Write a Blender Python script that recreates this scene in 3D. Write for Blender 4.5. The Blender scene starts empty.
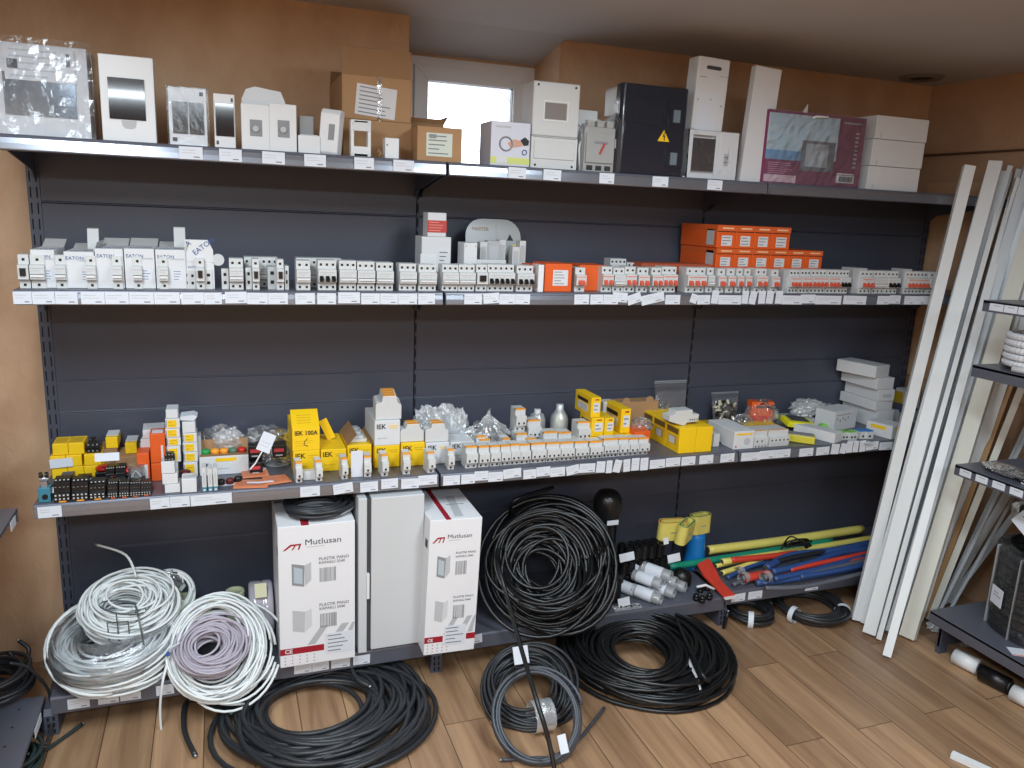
import bpy, math, random
from mathutils import Vector, Matrix, Euler
random.seed(7)
S = bpy.context.scene; COL = S.collection
# ------------------------------------------------------------ camera
CAM = Vector((0.551, -2.9576, 1.6869)); EUL = Euler((math.radians(77.545), math.radians(-2.458), math.radians(-19.992)), 'XYZ'); F = 787.5
cd = bpy.data.cameras.new('camera'); cam = bpy.data.objects.new('camera', cd); COL.objects.link(cam)
cam.location = CAM; cam.rotation_euler = EUL; cd.sensor_width = 36; cd.lens = F/1024*36; cd.clip_start = .05
S.camera = cam
# ------------------------------------------------------------ light
def srgb(c):
    return tuple((v/12.92 if v <= .04045 else ((v+.055)/1.055)**2.4) for v in [x/255 for x in c])
w = bpy.data.worlds.new('sky'); S.world = w; w.use_nodes = True
w.node_tree.nodes['Background'].inputs[0].default_value = (.86, .92, 1, 1); w.node_tree.nodes['Background'].inputs[1].default_value = 4.0
def area(name, loc, sx, sy, power, col, rot=(0, 0, 0)):
    l = bpy.data.lights.new(name, 'AREA'); l.shape = 'RECTANGLE'; l.size = sx; l.size_y = sy; l.energy = power; l.color = col
    o = bpy.data.objects.new(name, l); COL.objects.link(o); o.location = loc; o.rotation_euler = rot
area('ceiling_lamp_a', (0.05, -1.9, 2.33), .35, 1.2, 34, (.80, .92, 1))
area('ceiling_lamp_b', (1.75, -1.9, 2.33), .35, 1.2, 30, (.80, .92, 1))
area('ceiling_lamp_c', (0.3, -3.9, 2.33), 1.2, .5, 50, (.80, .92, 1))
area('ceiling_lamp_d', (2.2, -3.9, 2.33), 1.2, .5, 30, (.80, .92, 1))
S.view_settings.view_transform = 'Standard'; S.view_settings.look = 'None'; S.view_settings.gamma = 1
S.view_settings.use_curve_mapping = False; S.view_settings.exposure = 0.36
# ------------------------------------------------------------ pixel -> place helpers
MR = EUL.to_matrix()
def ray(u, v): return MR @ Vector(((u-512)/F, (384-v)/F, -1))
def PZ(u, v, z): d = ray(u, v); return CAM + d*((z-CAM.z)/d.z)
def PY(u, v, y): d = ray(u, v); return CAM + d*((y-CAM.y)/d.y)
def PX(u, v, x): d = ray(u, v); return CAM + d*((x-CAM.x)/d.x)
def XL(u, y, z):                       # x of the pixel column u on the line (y, z)
    k = (u-512)/F; a = MR.col[0] + k*MR.col[2]
    return CAM.x - (a.y*(y-CAM.y) + a.z*(z-CAM.z))/a.x
# ------------------------------------------------------------ materials
MC = {}
def M(name, rgb=(200, 200, 200), rough=.5, metal=0., var=0., scale=20., bump=0., spec=.5, coat=0.):
    if name in MC: return MC[name]
    m = bpy.data.materials.new(name); m.use_nodes = True; nt = m.node_tree; b = nt.nodes['Principled BSDF']
    c = srgb(rgb); b.inputs['Base Color'].default_value = (*c, 1); b.inputs['Roughness'].default_value = rough
    b.inputs['Metallic'].default_value = metal; b.inputs['Specular IOR Level'].default_value = spec; b.inputs['Coat Weight'].default_value = coat
    tc = nt.nodes.new('ShaderNodeTexCoord'); n = nt.nodes.new('ShaderNodeTexNoise'); n.inputs['Scale'].default_value = scale; n.inputs['Detail'].default_value = 4
    nt.links.new(tc.outputs['Object'], n.inputs['Vector'])
    if var > 0:
        mx = nt.nodes.new('ShaderNodeMix'); mx.data_type = 'RGBA'
        mx.inputs[6].default_value = (*[x*(1-var) for x in c], 1); mx.inputs[7].default_value = (*[min(1, x*(1+var)) for x in c], 1)
        nt.links.new(n.outputs['Fac'], mx.inputs[0]); nt.links.new(mx.outputs[2], b.inputs['Base Color'])
    if bump > 0:
        bp = nt.nodes.new('ShaderNodeBump'); bp.inputs['Strength'].default_value = bump; bp.inputs['Distance'].default_value = .01
        nt.links.new(n.outputs['Fac'], bp.inputs['Height']); nt.links.new(bp.outputs['Normal'], b.inputs['Normal'])
    MC[name] = m; return m
def film(name, amt=.25, tint=(.95, .96, .98), scale=18, whit=.06):
    if name in MC: return MC[name]
    m = bpy.data.materials.new(name); m.use_nodes = True; nt = m.node_tree; nt.nodes.clear(); N = nt.nodes.new; L = nt.links.new
    out = N('ShaderNodeOutputMaterial'); mx = N('ShaderNodeMixShader'); mx2 = N('ShaderNodeMixShader'); tr = N('ShaderNodeBsdfTransparent'); gl = N('ShaderNodeBsdfGlossy'); df = N('ShaderNodeBsdfDiffuse')
    tr.inputs[0].default_value = (*tint, 1); gl.inputs['Roughness'].default_value = .12; gl.inputs['Color'].default_value = (1, 1, 1, 1); df.inputs[0].default_value = (.8, .83, .86, 1)
    tc = N('ShaderNodeTexCoord'); no = N('ShaderNodeTexNoise'); no.inputs['Scale'].default_value = scale; no.inputs['Detail'].default_value = 5; no.inputs['Distortion'].default_value = 1.5
    L(tc.outputs['Object'], no.inputs['Vector']); bp = N('ShaderNodeBump'); bp.inputs['Strength'].default_value = .6; bp.inputs['Distance'].default_value = .02
    L(no.outputs['Fac'], bp.inputs['Height']); L(bp.outputs['Normal'], gl.inputs['Normal'])
    fr = N('ShaderNodeFresnel'); fr.inputs[0].default_value = 1.45; L(bp.outputs['Normal'], fr.inputs['Normal'])
    ad = N('ShaderNodeMath'); ad.operation = 'ADD'; ad.use_clamp = True; ad.inputs[1].default_value = amt; L(fr.outputs[0], ad.inputs[0])
    L(ad.outputs[0], mx.inputs[0]); L(tr.outputs[0], mx.inputs[1]); L(gl.outputs[0], mx.inputs[2])
    mx2.inputs[0].default_value = whit; L(mx.outputs[0], mx2.inputs[1]); L(df.outputs[0], mx2.inputs[2]); L(mx2.outputs[0], out.inputs[0])
    MC[name] = m; return m
def wallmat(name, c1, c2, sc=6):
    m = bpy.data.materials.new(name); m.use_nodes = True; nt = m.node_tree; b = nt.nodes['Principled BSDF']; N = nt.nodes.new; L = nt.links.new
    b.inputs['Roughness'].default_value = .85
    tc = N('ShaderNodeTexCoord'); mp = N('ShaderNodeMapping'); mp.inputs['Scale'].default_value = (1, 1, .7); L(tc.outputs['Object'], mp.inputs[0])
    n1 = N('ShaderNodeTexNoise'); n1.inputs['Scale'].default_value = sc; n1.inputs['Detail'].default_value = 8; L(mp.outputs[0], n1.inputs['Vector'])
    cr = N('ShaderNodeValToRGB'); cr.color_ramp.elements[0].position = .2; cr.color_ramp.elements[0].color = (*srgb(c1), 1); cr.color_ramp.elements[1].position = .85; cr.color_ramp.elements[1].color = (*srgb(c2), 1)
    L(n1.outputs['Fac'], cr.inputs[0]); L(cr.outputs[0], b.inputs['Base Color'])
    n2 = N('ShaderNodeTexNoise'); n2.inputs['Scale'].default_value = 45; n2.inputs['Detail'].default_value = 6; n2.inputs['Distortion'].default_value = .8; L(mp.outputs[0], n2.inputs['Vector'])
    bp = N('ShaderNodeBump'); bp.inputs['Strength'].default_value = .35; bp.inputs['Distance'].default_value = .008; L(n2.outputs['Fac'], bp.inputs['Height']); L(bp.outputs[0], b.inputs['Normal'])
    return m
def floormat():
    m = bpy.data.materials.new('oak_laminate'); m.use_nodes = True; nt = m.node_tree; b = nt.nodes['Principled BSDF']; N = nt.nodes.new; L = nt.links.new
    b.inputs['Roughness'].default_value = .42
    tc = N('ShaderNodeTexCoord'); mp = N('ShaderNodeMapping'); mp.inputs['Rotation'].default_value = (0, 0, math.radians(90)); L(tc.outputs['Object'], mp.inputs[0])
    br = N('ShaderNodeTexBrick'); br.inputs['Color1'].default_value = (0, 0, 0, 1); br.inputs['Color2'].default_value = (1, 1, 1, 1); br.inputs['Mortar'].default_value = (.5, .5, .5, 1)
    br.inputs['Scale'].default_value = 1; br.inputs['Brick Width'].default_value = 1.15; br.inputs['Row Height'].default_value = .15; br.inputs['Mortar Size'].default_value = .0016; br.offset = .37; br.inputs['Bias'].default_value = 0
    L(mp.outputs[0], br.inputs['Vector'])
    m2 = N('ShaderNodeMapping'); m2.inputs['Scale'].default_value = (.9, 14, 1); L(mp.outputs[0], m2.inputs[0])
    ad = N('ShaderNodeVectorMath'); ad.operation = 'MULTIPLY_ADD'; ad.inputs[1].default_value = (9, 9, 9); L(br.outputs['Color'], ad.inputs[0]); L(m2.outputs[0], ad.inputs[2])
    n = N('ShaderNodeTexNoise'); n.inputs['Scale'].default_value = 1.6; n.inputs['Detail'].default_value = 8; n.inputs['Distortion'].default_value = .7; L(ad.outputs[0], n.inputs['Vector'])
    cr = N('ShaderNodeValToRGB'); e = cr.color_ramp.elements; e[0].position = .25; e[0].color = (*srgb((136, 102, 76)), 1); e[1].position = .8; e[1].color = (*srgb((198, 160, 124)), 1)
    L(n.outputs['Fac'], cr.inputs[0])
    c2 = N('ShaderNodeValToRGB'); e = c2.color_ramp.elements; e[0].position = 0; e[0].color = (.68, .67, .66, 1); e[1].position = 1; e[1].color = (1.0, 1.0, .98, 1); L(br.outputs['Color'], c2.inputs[0])
    mu = N('ShaderNodeMix'); mu.data_type = 'RGBA'; mu.blend_type = 'MULTIPLY'; mu.inputs[0].default_value = 1; L(cr.outputs[0], mu.inputs[6]); L(c2.outputs[0], mu.inputs[7])
    m3 = N('ShaderNodeMix'); m3.data_type = 'RGBA'; L(br.outputs['Fac'], m3.inputs[0]); L(mu.outputs[2], m3.inputs[6]); m3.inputs[7].default_value = (*srgb((80, 55, 38)), 1)
    L(m3.outputs[2], b.inputs['Base Color'])
    bp = N('ShaderNodeBump'); bp.inputs['Strength'].default_value = .15; bp.inputs['Distance'].default_value = .003; L(n.outputs['Fac'], bp.inputs['Height']); L(bp.outputs[0], b.inputs['Normal'])
    return m
WALL = wallmat('tan_plaster', (176, 138, 104), (206, 170, 134)); WALL2 = wallmat('orange_tan_plaster', (184, 144, 110), (216, 182, 150))
CEIL = M('ceiling_grey', (186, 182, 180), .9, var=.05, scale=4)
STEEL = M('charcoal_powder_coat', (72, 76, 90), .38, var=.04, scale=3, bump=.02); STEELD = M('dark_slot', (10, 10, 13), .8)
SHELF = M('shelf_grey_metal', (98, 100, 112), .34, metal=.25, var=.05, scale=5); RAIL = M('rail_clear_grey', (138, 142, 152), .24, metal=.65)
WHITE = M('white_card', (214, 216, 219), .6, var=.02); WPL = M('white_plastic', (224, 226, 228), .35); CASE = M('breaker_casing', (206, 208, 208), .42); CASEG = M('breaker_casing_grey', (176, 180, 182), .45)
GREY = M('mid_grey_print', (140, 142, 146), .6); LGREY = M('light_grey_print', (186, 188, 192), .6); DGREY = M('dark_grey', (66, 68, 74), .5)
BLACK = M('black_plastic', (20, 20, 22), .35); HOLE = M('hole_black', (14, 14, 16), .8); RED = M('red_plastic', (200, 44, 34), .4); REDP = M('red_print', (158, 24, 44), .55)
ORANGE = M('orange_card', (224, 92, 30), .5, var=.05); YEL = M('yellow_card', (244, 200, 20), .5, var=.03); YELD = M('yellow_card_print', (206, 168, 30), .5); ORG = M('orange_stripe', (240, 160, 50), .5)
CARD = M('brown_cardboard', (172, 134, 96), .8, var=.06, scale=8); CARDD = M('brown_cardboard_inside', (150, 116, 82), .85, var=.06)
LABEL = M('paper_label', (214, 219, 228), .6, var=.02); INK = M('label_ink', (120, 122, 130), .7); INKD = M('black_ink', (24, 24, 28), .6); BLUEI = M('blue_ink', (44, 78, 140), .6)
CABW = M('white_cable', (222, 226, 226), .4); CABG = M('lavender_cable', (178, 170, 182), .45); CABK = M('black_cable', (22, 23, 25), .33); CABD = M('charcoal_cable', (40, 42, 46), .4)
FILM = film('clear_film', .12); FILM2 = film('milky_film', .12, whit=.3); FILM3 = film('tight_film', .03, whit=.07, scale=9); FILM4 = film('smooth_film', .0, whit=.03, scale=5)
TEAL = M('teal_plastic', (60, 128, 150), .4); PURP = M('magenta_card', (124, 34, 84), .35, var=.04); NAVY = M('dark_window', (34, 40, 50), .12, spec=.8); GRNL = M('pale_green_plastic', (208, 214, 178), .5)
BLUE = M('blue_plastic', (20, 120, 196), .4); HBLUE = M('blue_tube', (50, 80, 136), .4); HRED = M('red_tube', (208, 66, 50), .45); HYEL = M('yellow_tube', (226, 212, 112), .45); HGRN = M('green_tube', (24, 140, 112), .45); HGRY = M('grey_tube', (96, 100, 110), .45)
PVC = M('white_pvc', (220, 224, 226), .4); SILV = M('silver', (170, 172, 176), .3, metal=.7); GREEN = M('green_plastic', (40, 150, 80), .4); BEIGE = M('beige_plastic', (214, 208, 180), .5)
# ------------------------------------------------------------ mesh builder
class MB:
    def __init__(s): s.v = []; s.f = []; s.m = []
    def add(s, vs, fs, m=0):
        o = len(s.v); s.v += [tuple(x) for x in vs]; s.f += [tuple(i+o for i in f) for f in fs]; s.m += [m]*len(fs); return s
    def box(s, x0, x1, y0, y1, z0, z1, m=0):
        return s.add([(x0, y0, z0), (x1, y0, z0), (x1, y1, z0), (x0, y1, z0), (x0, y0, z1), (x1, y0, z1), (x1, y1, z1), (x0, y1, z1)],
                     [(0, 3, 2, 1), (4, 5, 6, 7), (0, 1, 5, 4), (1, 2, 6, 5), (2, 3, 7, 6), (3, 0, 4, 7)], m)
    def prism(s, prof, x0, x1, m=0, ax='x'):      # profile (a,b) swept; ax x: (y,z); y: (x,z); z: (x,y)
        f = {'x': lambda t, a, b: (t, a, b), 'y': lambda t, a, b: (a, t, b), 'z': lambda t, a, b: (a, b, t)}[ax]; n = len(prof)
        return s.add([f(x0, *p) for p in prof]+[f(x1, *p) for p in prof], [tuple(range(n))[::-1], tuple(range(n, 2*n))]+[(i, (i+1) % n, n+(i+1) % n, n+i) for i in range(n)], m)
    def beam(s, p0, p1, w, t, up=(0, 0, 1), m=0):
        p0 = Vector(p0); p1 = Vector(p1); d = (p1-p0).normalized(); a = d.cross(Vector(up)).normalized()*w/2; b = d.cross(a).normalized()*t/2
        return s.add([p0-a-b, p0+a-b, p0+a+b, p0-a+b, p1-a-b, p1+a-b, p1+a+b, p1-a+b], [(0, 3, 2, 1), (4, 5, 6, 7), (0, 1, 5, 4), (1, 2, 6, 5), (2, 3, 7, 6), (3, 0, 4, 7)], m)
    def tube(s, pts, r, n=6, m=0, caps=True, flat=None):
        pts = [Vector(p) for p in pts]; rings = []; prev = None; N = len(pts); o = len(s.v)
        for i, p in enumerate(pts):
            t = (pts[min(i+1, N-1)]-pts[max(i-1, 0)]); t = t.normalized() if t.length > 1e-9 else Vector((0, 0, 1))
            if prev is None: a = t.orthogonal().normalized()
            else:
                a = prev - t*prev.dot(t); a = a.normalized() if a.length > 1e-6 else t.orthogonal().normalized()
            prev = a; b = t.cross(a); rr = r[i] if isinstance(r, (list, tuple)) else r
            for k in range(n):
                q = 2*math.pi*k/n; s.v.append(tuple(p + a*math.cos(q)*rr + b*math.sin(q)*rr))
        for i in range(N-1):
            for k in range(n):
                s.f.append((o+i*n+k, o+i*n+(k+1) % n, o+(i+1)*n+(k+1) % n, o+(i+1)*n+k)); s.m.append(m)
        if caps: s.f += [tuple(o+k for k in range(n))[::-1], tuple(o+(N-1)*n+k for k in range(n))]; s.m += [m, m]
        return s
    def cyl(s, p0, p1, r0, r1=None, n=16, m=0): return s.tube([p0, p1], [r0, r0 if r1 is None else r1], n, m)
    def lathe(s, prof, n=24, m=0, c=(0, 0, 0)):
        o = len(s.v); k = len(prof)
        for i in range(n):
            a = 2*math.pi*i/n
            for r, z in prof: s.v.append((c[0]+r*math.cos(a), c[1]+r*math.sin(a), c[2]+z))
        for i in range(n):
            for j in range(k-1): s.f.append((o+i*k+j, o+((i+1) % n)*k+j, o+((i+1) % n)*k+j+1, o+i*k+j+1)); s.m.append(m)
        return s
    def mesh(s, name, mats, smooth=False):
        me = bpy.data.meshes.new(name); me.from_pydata(s.v, [], s.f)
        for m in (mats if isinstance(mats, (list, tuple)) else [mats]): me.materials.append(m)
        me.polygons.foreach_set('material_index', s.m)
        if smooth: me.polygons.foreach_set('use_smooth', [True]*len(s.f))
        me.update(); return me
    def build(s, name, mats, parent=None, smooth=False, bevel=0, loc=None, label=None):
        o = bpy.data.objects.new(name, s.mesh(name, mats, smooth)); COL.objects.link(o)
        if parent: o.parent = parent
        if loc is not None: o.location = loc
        if bevel: b = o.modifiers.new('bevel', 'BEVEL'); b.width = bevel; b.segments = 2; b.limit_method = 'ANGLE'
        if label: o['label'] = label
        return o
def thing(name, label, cat, loc=(0, 0, 0), rz=0, group=None, rot=None):
    o = bpy.data.objects.new(name, None); COL.objects.link(o); o.empty_display_size = .05; o.location = loc
    o.rotation_euler = rot if rot else (0, 0, math.radians(rz)); o['label'] = label; o['category'] = cat
    if group: o['group'] = group
    return o
def tag(o, label, cat, group=None, kind=None):
    o['label'] = label; o['category'] = cat
    if group: o['group'] = group
    if kind: o['kind'] = kind
    return o
def struct(o): o['kind'] = 'structure'; return o
def inst(mesh, name, parent, loc=(0, 0, 0), rot=(0, 0, 0), scale=None, label=None):
    o = bpy.data.objects.new(name, mesh); COL.objects.link(o); o.parent = parent; o.location = loc; o.rotation_euler = rot
    if scale: o.scale = scale
    if label: o['label'] = label
    return o
def text(s, size, mat, parent, loc, rot=(math.pi/2, 0, 0), name='printed_text', sx=1, shear=0, bold=0):
    c = bpy.data.curves.new('txt', 'FONT'); c.body = s; c.size = size; c.extrude = .0002; c.shear = shear; c.offset = bold; c.resolution_u = 2
    o = bpy.data.objects.new('txt', c); COL.objects.link(o); dg = bpy.context.evaluated_depsgraph_get()
    me = bpy.data.meshes.new_from_object(o.evaluated_get(dg)); bpy.data.objects.remove(o); me.materials.clear(); me.materials.append(mat); me.name = name
    return inst(me, name, parent, loc, rot, (sx, 1, 1))
ORD = ['first', 'second', 'third', 'fourth', 'fifth', 'sixth', 'seventh', 'eighth', 'ninth', 'tenth', 'eleventh', 'twelfth', 'thirteenth', 'fourteenth', 'fifteenth', 'sixteenth', 'seventeenth', 'eighteenth', 'nineteenth', 'twentieth',
       'twenty-first', 'twenty-second', 'twenty-third', 'twenty-fourth', 'twenty-fifth', 'twenty-sixth']
# ------------------------------------------------------------ the room
ZT, ZM, Z3, ZB = 1.830, 1.410, .770, .137          # shelf tops
FY, FB = -.41, -.428                               # front edges of the shelves and of the base shelf
W = 1.25; HC = 2.355; XR = 3.8; XLW = -.55; YB = -5.2
struct(MB().box(XLW-.1, XR+.1, YB, .6, -.05, 0).build('floor', floormat()))
struct(MB().box(XLW-.1, XR+.1, YB, .05, HC, HC+.05).box(XLW-.1, 1.222, .05, .6, HC, HC+.05).box(1.85, XR+.1, .05, .6, HC, HC+.05).build('ceiling', CEIL))
b = MB().box(XLW-.1, 1.222, .05, .6, 0, HC); b.box(1.222, 1.85, .13, .6, 0, 1.74)
struct(b.build('wall_back', WALL2)); struct(MB().box(1.85, XR+.1, .13, .6, 0, HC).build('wall_back_right', WALL2))
struct(MB().prism([(.05, HC), (.42, 2.292), (.6, 2.292), (.6, HC+.05), (.05, HC+.05)], 1.222, 1.85).build('trim_1', CEIL))
struct(MB().box(XR, XR+.1, YB, .13, 0, HC).build('wall_right', wallmat('brown_tan_plaster', (172, 136, 108), (192, 156, 126))))
struct(MB().box(XLW-.1, XLW, YB, .05, 0, HC).build('wall_left', WALL)); struct(MB().box(XLW-.1, XR+.1, YB-.1, YB, 0, HC).build('wall_front', WALL))
struct(MB().box(XR-.02, XR, YB, .13, 2.028, 2.036).build('trim_2', M('brown_seam', (90, 64, 48), .8)))
struct(MB().box(XR-.018, XR, -.7, .05, .966, 1.9).build('trim_3', wallmat('pale_board', (190, 150, 116), (204, 166, 130))))
struct(MB().box(1.222, 1.285, .40, .46, 1.74, 2.35).box(1.222, 1.86, .40, .46, 2.285, 2.35).build('wall_window_reveal', WALL2))
# window
wf = struct(bpy.data.objects.new('window_1', None)); COL.objects.link(wf); wf.location = (1.3, .40, 1.75)
def frame(mb, x0, x1, z0, z1, t, y0, y1, m=0):
    for a, b_, c_, d_ in (((x0, z0), (x0, z1), (x0+t, z1-t), (x0+t, z0+t)), ((x0, z1), (x1, z1), (x1-t, z1-t), (x0+t, z1-t)), ((x1, z1), (x1, z0), (x1-t, z0+t), (x1-t, z1-t)), ((x1, z0), (x0, z0), (x0+t, z0+t), (x1-t, z0+t))):
        mb.prism([a, b_, c_, d_], y0, y1, m, 'y')
    return mb
frame(MB(), -.02, .55, 0, .538, .045, 0, .07).build('window_frame', M('pvc_frame', (236, 233, 232), .4), wf, bevel=.002)
frame(MB(), .02, .512, .04, .5, .058, -.015, .04).build('window_sash', M('pvc_frame'), wf, bevel=.003)
frame(MB(), .076, .458, .09, .446, .006, .0, .03).build('window_gasket', BLACK, wf)
MB().box(.08, .454, .015, .019, .09, .446).build('window_pane', film('window_glass', .02, whit=0.02), wf)
# outside, beyond the glass: a bare tree
t = thing('bare_tree', 'bare leafless tree seen faintly through the window', 'tree', (3.2, 3.2, 0))
b = MB(); b.tube([(0, 0, 0), (.05, 0, 1.4), (-.1, 0, 2.6), (-.3, .1, 4)], [.09, .07, .045, .02], 8); b.build('trunk', M('bark', (150, 144, 150), .9), t)
b = MB()
for i in range(14):
    z = 1.2+.17*i; a = random.uniform(-.9, .9); L = random.uniform(.5, 1.3); sgn = 1 if i % 2 else -1
    p0 = Vector((-.05, 0, z)); p1 = p0+Vector((sgn*L*.5, a*.3, L*.35)); p2 = p1+Vector((sgn*L*.4, a*.3, L*.5)); b.tube([p0, p1, p2], [.02, .012, .005], 5)
    b.tube([p1, p1+Vector((-sgn*L*.1, .1, L*.6))], [.01, .004], 5)
b.build('branch', M('bark'), t)
# round flush fitting at the ceiling corner
t = thing('ceiling_fitting', 'small round flush fitting in the ceiling corner at the right', 'ceiling fitting', (3.56, -.03, HC-.012))
MB().lathe([(.045, .012), (.06, .0), (.085, .0), (.095, .012)], 28).build('ring', M('ring_grey', (120, 114, 110), .6), t, smooth=True); MB().lathe([(.0, .006), (.05, .006)], 24).build('opening', HOLE, t)
# ------------------------------------------------------------ shelving
def price_labels(sh, spec, y, zc, h=.035):
    "spec: (u0,u1[,dz,tilt,h])"
    for s in spec:
        u0, u1 = s[0], s[1]; dz = s[2] if len(s) > 2 else 0; tl = s[3] if len(s) > 3 else random.uniform(-1.2, 1.2); hh = s[4] if len(s) > 4 else h
        x0, x1 = XL(u0, y, zc), XL(u1, y, zc); w_ = x1-x0-.001; b = MB().box(-w_/2, w_/2, 0, .0012, -hh/2, hh/2)
        for k in range(2): b.box(-w_*.4, w_*(random.uniform(0, .3)), -.0003, 0, hh*(.22-.22*k)-.0008, hh*(.22-.22*k)+.0008, 1)
        if w_ > hh: b.box(w_*.1, w_*.36, -.0003, 0, -hh*.36, -hh*.36+.003, 2)
        o = b.build('price_label', [LABEL, LGREY, INK], sh); o.location = ((x0+x1)/2-sh.parent.location.x-sh.location.x, y-.0014-sh.location.y-random.uniform(0, .0015), zc+dz-sh.location.z); o.rotation_euler = (0, math.radians(tl), 0)
def shelf(bay, x0, x1, z, fy, spec, lip=.044, name='shelf', rail=True, bracket=True, lz=None):
    X = bay.location.x; th = .0015; r = .008
    prof = [(0, z), (0, z-.012), (fy+.02, z-.012), (fy+.02, z-lip), (fy+.004, z-lip), (fy, z-lip+.004), (fy, z-r), (fy+r*.3, z-r*.3), (fy+r, z)]
    o = MB().prism(prof, x0+.004-X, x1-.004-X).build(name, SHELF, bay, bevel=.0015)
    if rail:
        b = MB().prism([(fy, z-lip+.003), (fy-.006, z-lip+.002), (fy-.0066, z-lip+.005), (fy-.0050, z-lip*.55), (fy-.0024, z-.010), (fy, z-.008)], x0+.006-X, x1-.006-X); q = b.build('price_rail', RAIL, o)
    if bracket:
        for xx in (x0+.008-X, x1-.012-X):
            MB().prism([(-.0, z-.013), (-.0, z-.11), (-.03, z-.112), (-.06, z-.085), (fy+.03, z-.04), (fy+.03, z-.013)], xx, xx+.004).build('bracket', STEEL, o)
    price_labels(o, spec, fy-(.0068 if rail else .0), z-lip*.5 if lz is None else lz)
    return o
def upright(bay, x, top=1.832, foot=FB):
    hw = .018 if x < .001 or x > 1 else .0035; b = MB().box(x-hw, x+hw, -.006 if hw > .01 else -.001, .04, 0, top); z = .16
    while z < top-.03:
        if hw > .01: b.box(x-.011, x-.007, -.0075, -.005, z, z+.034, 1); b.box(x+.007, x+.011, -.0075, -.005, z, z+.034, 1)
        else: b.box(x-.003, x+.003, -.0016, -.0006, z, z+.034, 1)
        z += .05
    u = b.build('upright', [STEEL, STEELD], bay)
    f = MB().prism([(.0, .0), (.0, .12), (foot+.02, .088), (foot+.008, .07), (foot+.008, 0)], x-.02, x+.02)
    for k in range(3):
        for sx_ in (-.011, .005): f.box(x+sx_, x+sx_+.006, foot+.0065, foot+.008, .008+k*.022, .022+k*.022, 1)
    f.build('foot', [STEEL, STEELD], bay)
BAYS = []
for i, lb in enumerate(['left bay of the dark grey metal shelving, wires and cabinet cartons below', 'middle bay of the dark grey metal shelving, large black coil on its base', 'right bay of the dark grey metal shelving, coloured tubes on its base shelf']):
    X = i*W; bay = thing('shelving_bay', lb, 'shelving', (X, 0, 0), 0, 'bays of the wall shelving'); BAYS.append(bay)
    PZS = [.12, .44, .945, 1.055, 1.40, 1.645, 1.832]
    for za, zb in zip(PZS, PZS[1:]):
        MB().box(.004, W-.004, .0, .012, za+.0003, zb-.0003).prism([(.001, za+.009), (-.0035, za+.004), (-.003, za+.0015), (.001, za+.001)], .005, W-.005).build('back_panel', STEEL, bay, bevel=.004)
    upright(bay, 0.0 if i == 0 else .002)
    if i == 2: upright(bay, W)
TOPL = [[(179, 203), (219, 242), (262, 285), (304, 326), (354, 374), (393, 414)], [(508, 526), (543, 561), (599, 614), (652, 668), (707, 722)], []]
MIDL = [[(13, 32), (32, 55), (55, 78), (81, 105), (105, 129), (129, 154), (154, 180), (181, 204), (204, 222), (225, 247, .003), (247, 268), (268, 288), (295, 315), (317, 336), (338, 360, .003), (361, 380), (380, 398), (398, 417), (418, 435)],
        [(464, 482), (483, 499, .003, -4), (499, 515), (515, 530), (574, 589), (590, 603), (603, 618), (612, 627, .008, 4), (627, 641, .003, -18), (641, 664, .004, -12), (665, 680), (690, 697, .004, 16, .034), (697, 710), (711, 718, .01, 4, .05), (718, 741)],
        [(741.5, 748, .01, 3, .05), (749, 756, .008, 8, .05), (758, 765, .01, 0, .05), (766, 773, .01, 3, .05), (775, 782, .01, 2, .05), (782, 802), (800, 815, .004), (815, 841), (843, 866), (877, 889), (889, 900, .003), (904, 914), (914, 925), (925, 935)]]
TRDL = [[(37.5, 62), (150, 170), (170, 190), (190.5, 232), (300, 320), (333, 353, .002, -6), (360, 378), (381, 398, .006), (401, 419), (418, 437, .008)],
        [(443, 460), (461, 475), (474, 488, .008), (488, 503), (503, 521, .008, -3), (523, 536), (536, 550, .006, -2), (550, 565), (566, 579, .003, -10), (579, 595, .006), (596, 605, .006, 3, .044), (606, 612, .004, 2, .05), (613.5, 621, .004, 12, .05), (623, 630, .004, -3, .05), (631, 639, .006, 0, .05), (640, 648, .004, 0, .05), (649.5, 665), (665.5, 680, .003), (681, 695, .003), (699, 713, .003), (720, 734, .003)],
        [(741, 760), (759, 775, .003), (775, 790, .003), (799, 813), (816, 829), (831, 839, .004, 4, .045), (840, 846, .004, 10, .045), (846, 852, .008, 0, .05), (852.5, 858, .008, 2, .05), (859, 865, .008, -3, .05), (865.5, 878, .006, -3, .036), (879, 892)]]
BASL = [[(67.5, 90), (98, 119), (120, 141), (156, 174), (257, 276), (294, 312), (312, 329), (331, 350), (353, 370)], [(464, 482, .012, -4)], [(731, 745), (748, 762), (805, 818)]]
SH = {}
for i, bay in enumerate(BAYS):
    x0, x1 = i*W, (i+1)*W
    SH[i] = [shelf(bay, x0, x1, ZT, FY, TOPL[i]), shelf(bay, x0, x1, ZM, FY, MIDL[i]), shelf(bay, x0, x1, Z3, FY, TRDL[i]), shelf(bay, x0, x1, ZB+(.02 if i == 2 else 0), FB, BASL[i], lip=.062, rail=False, bracket=False, name='base_shelf')]
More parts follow.
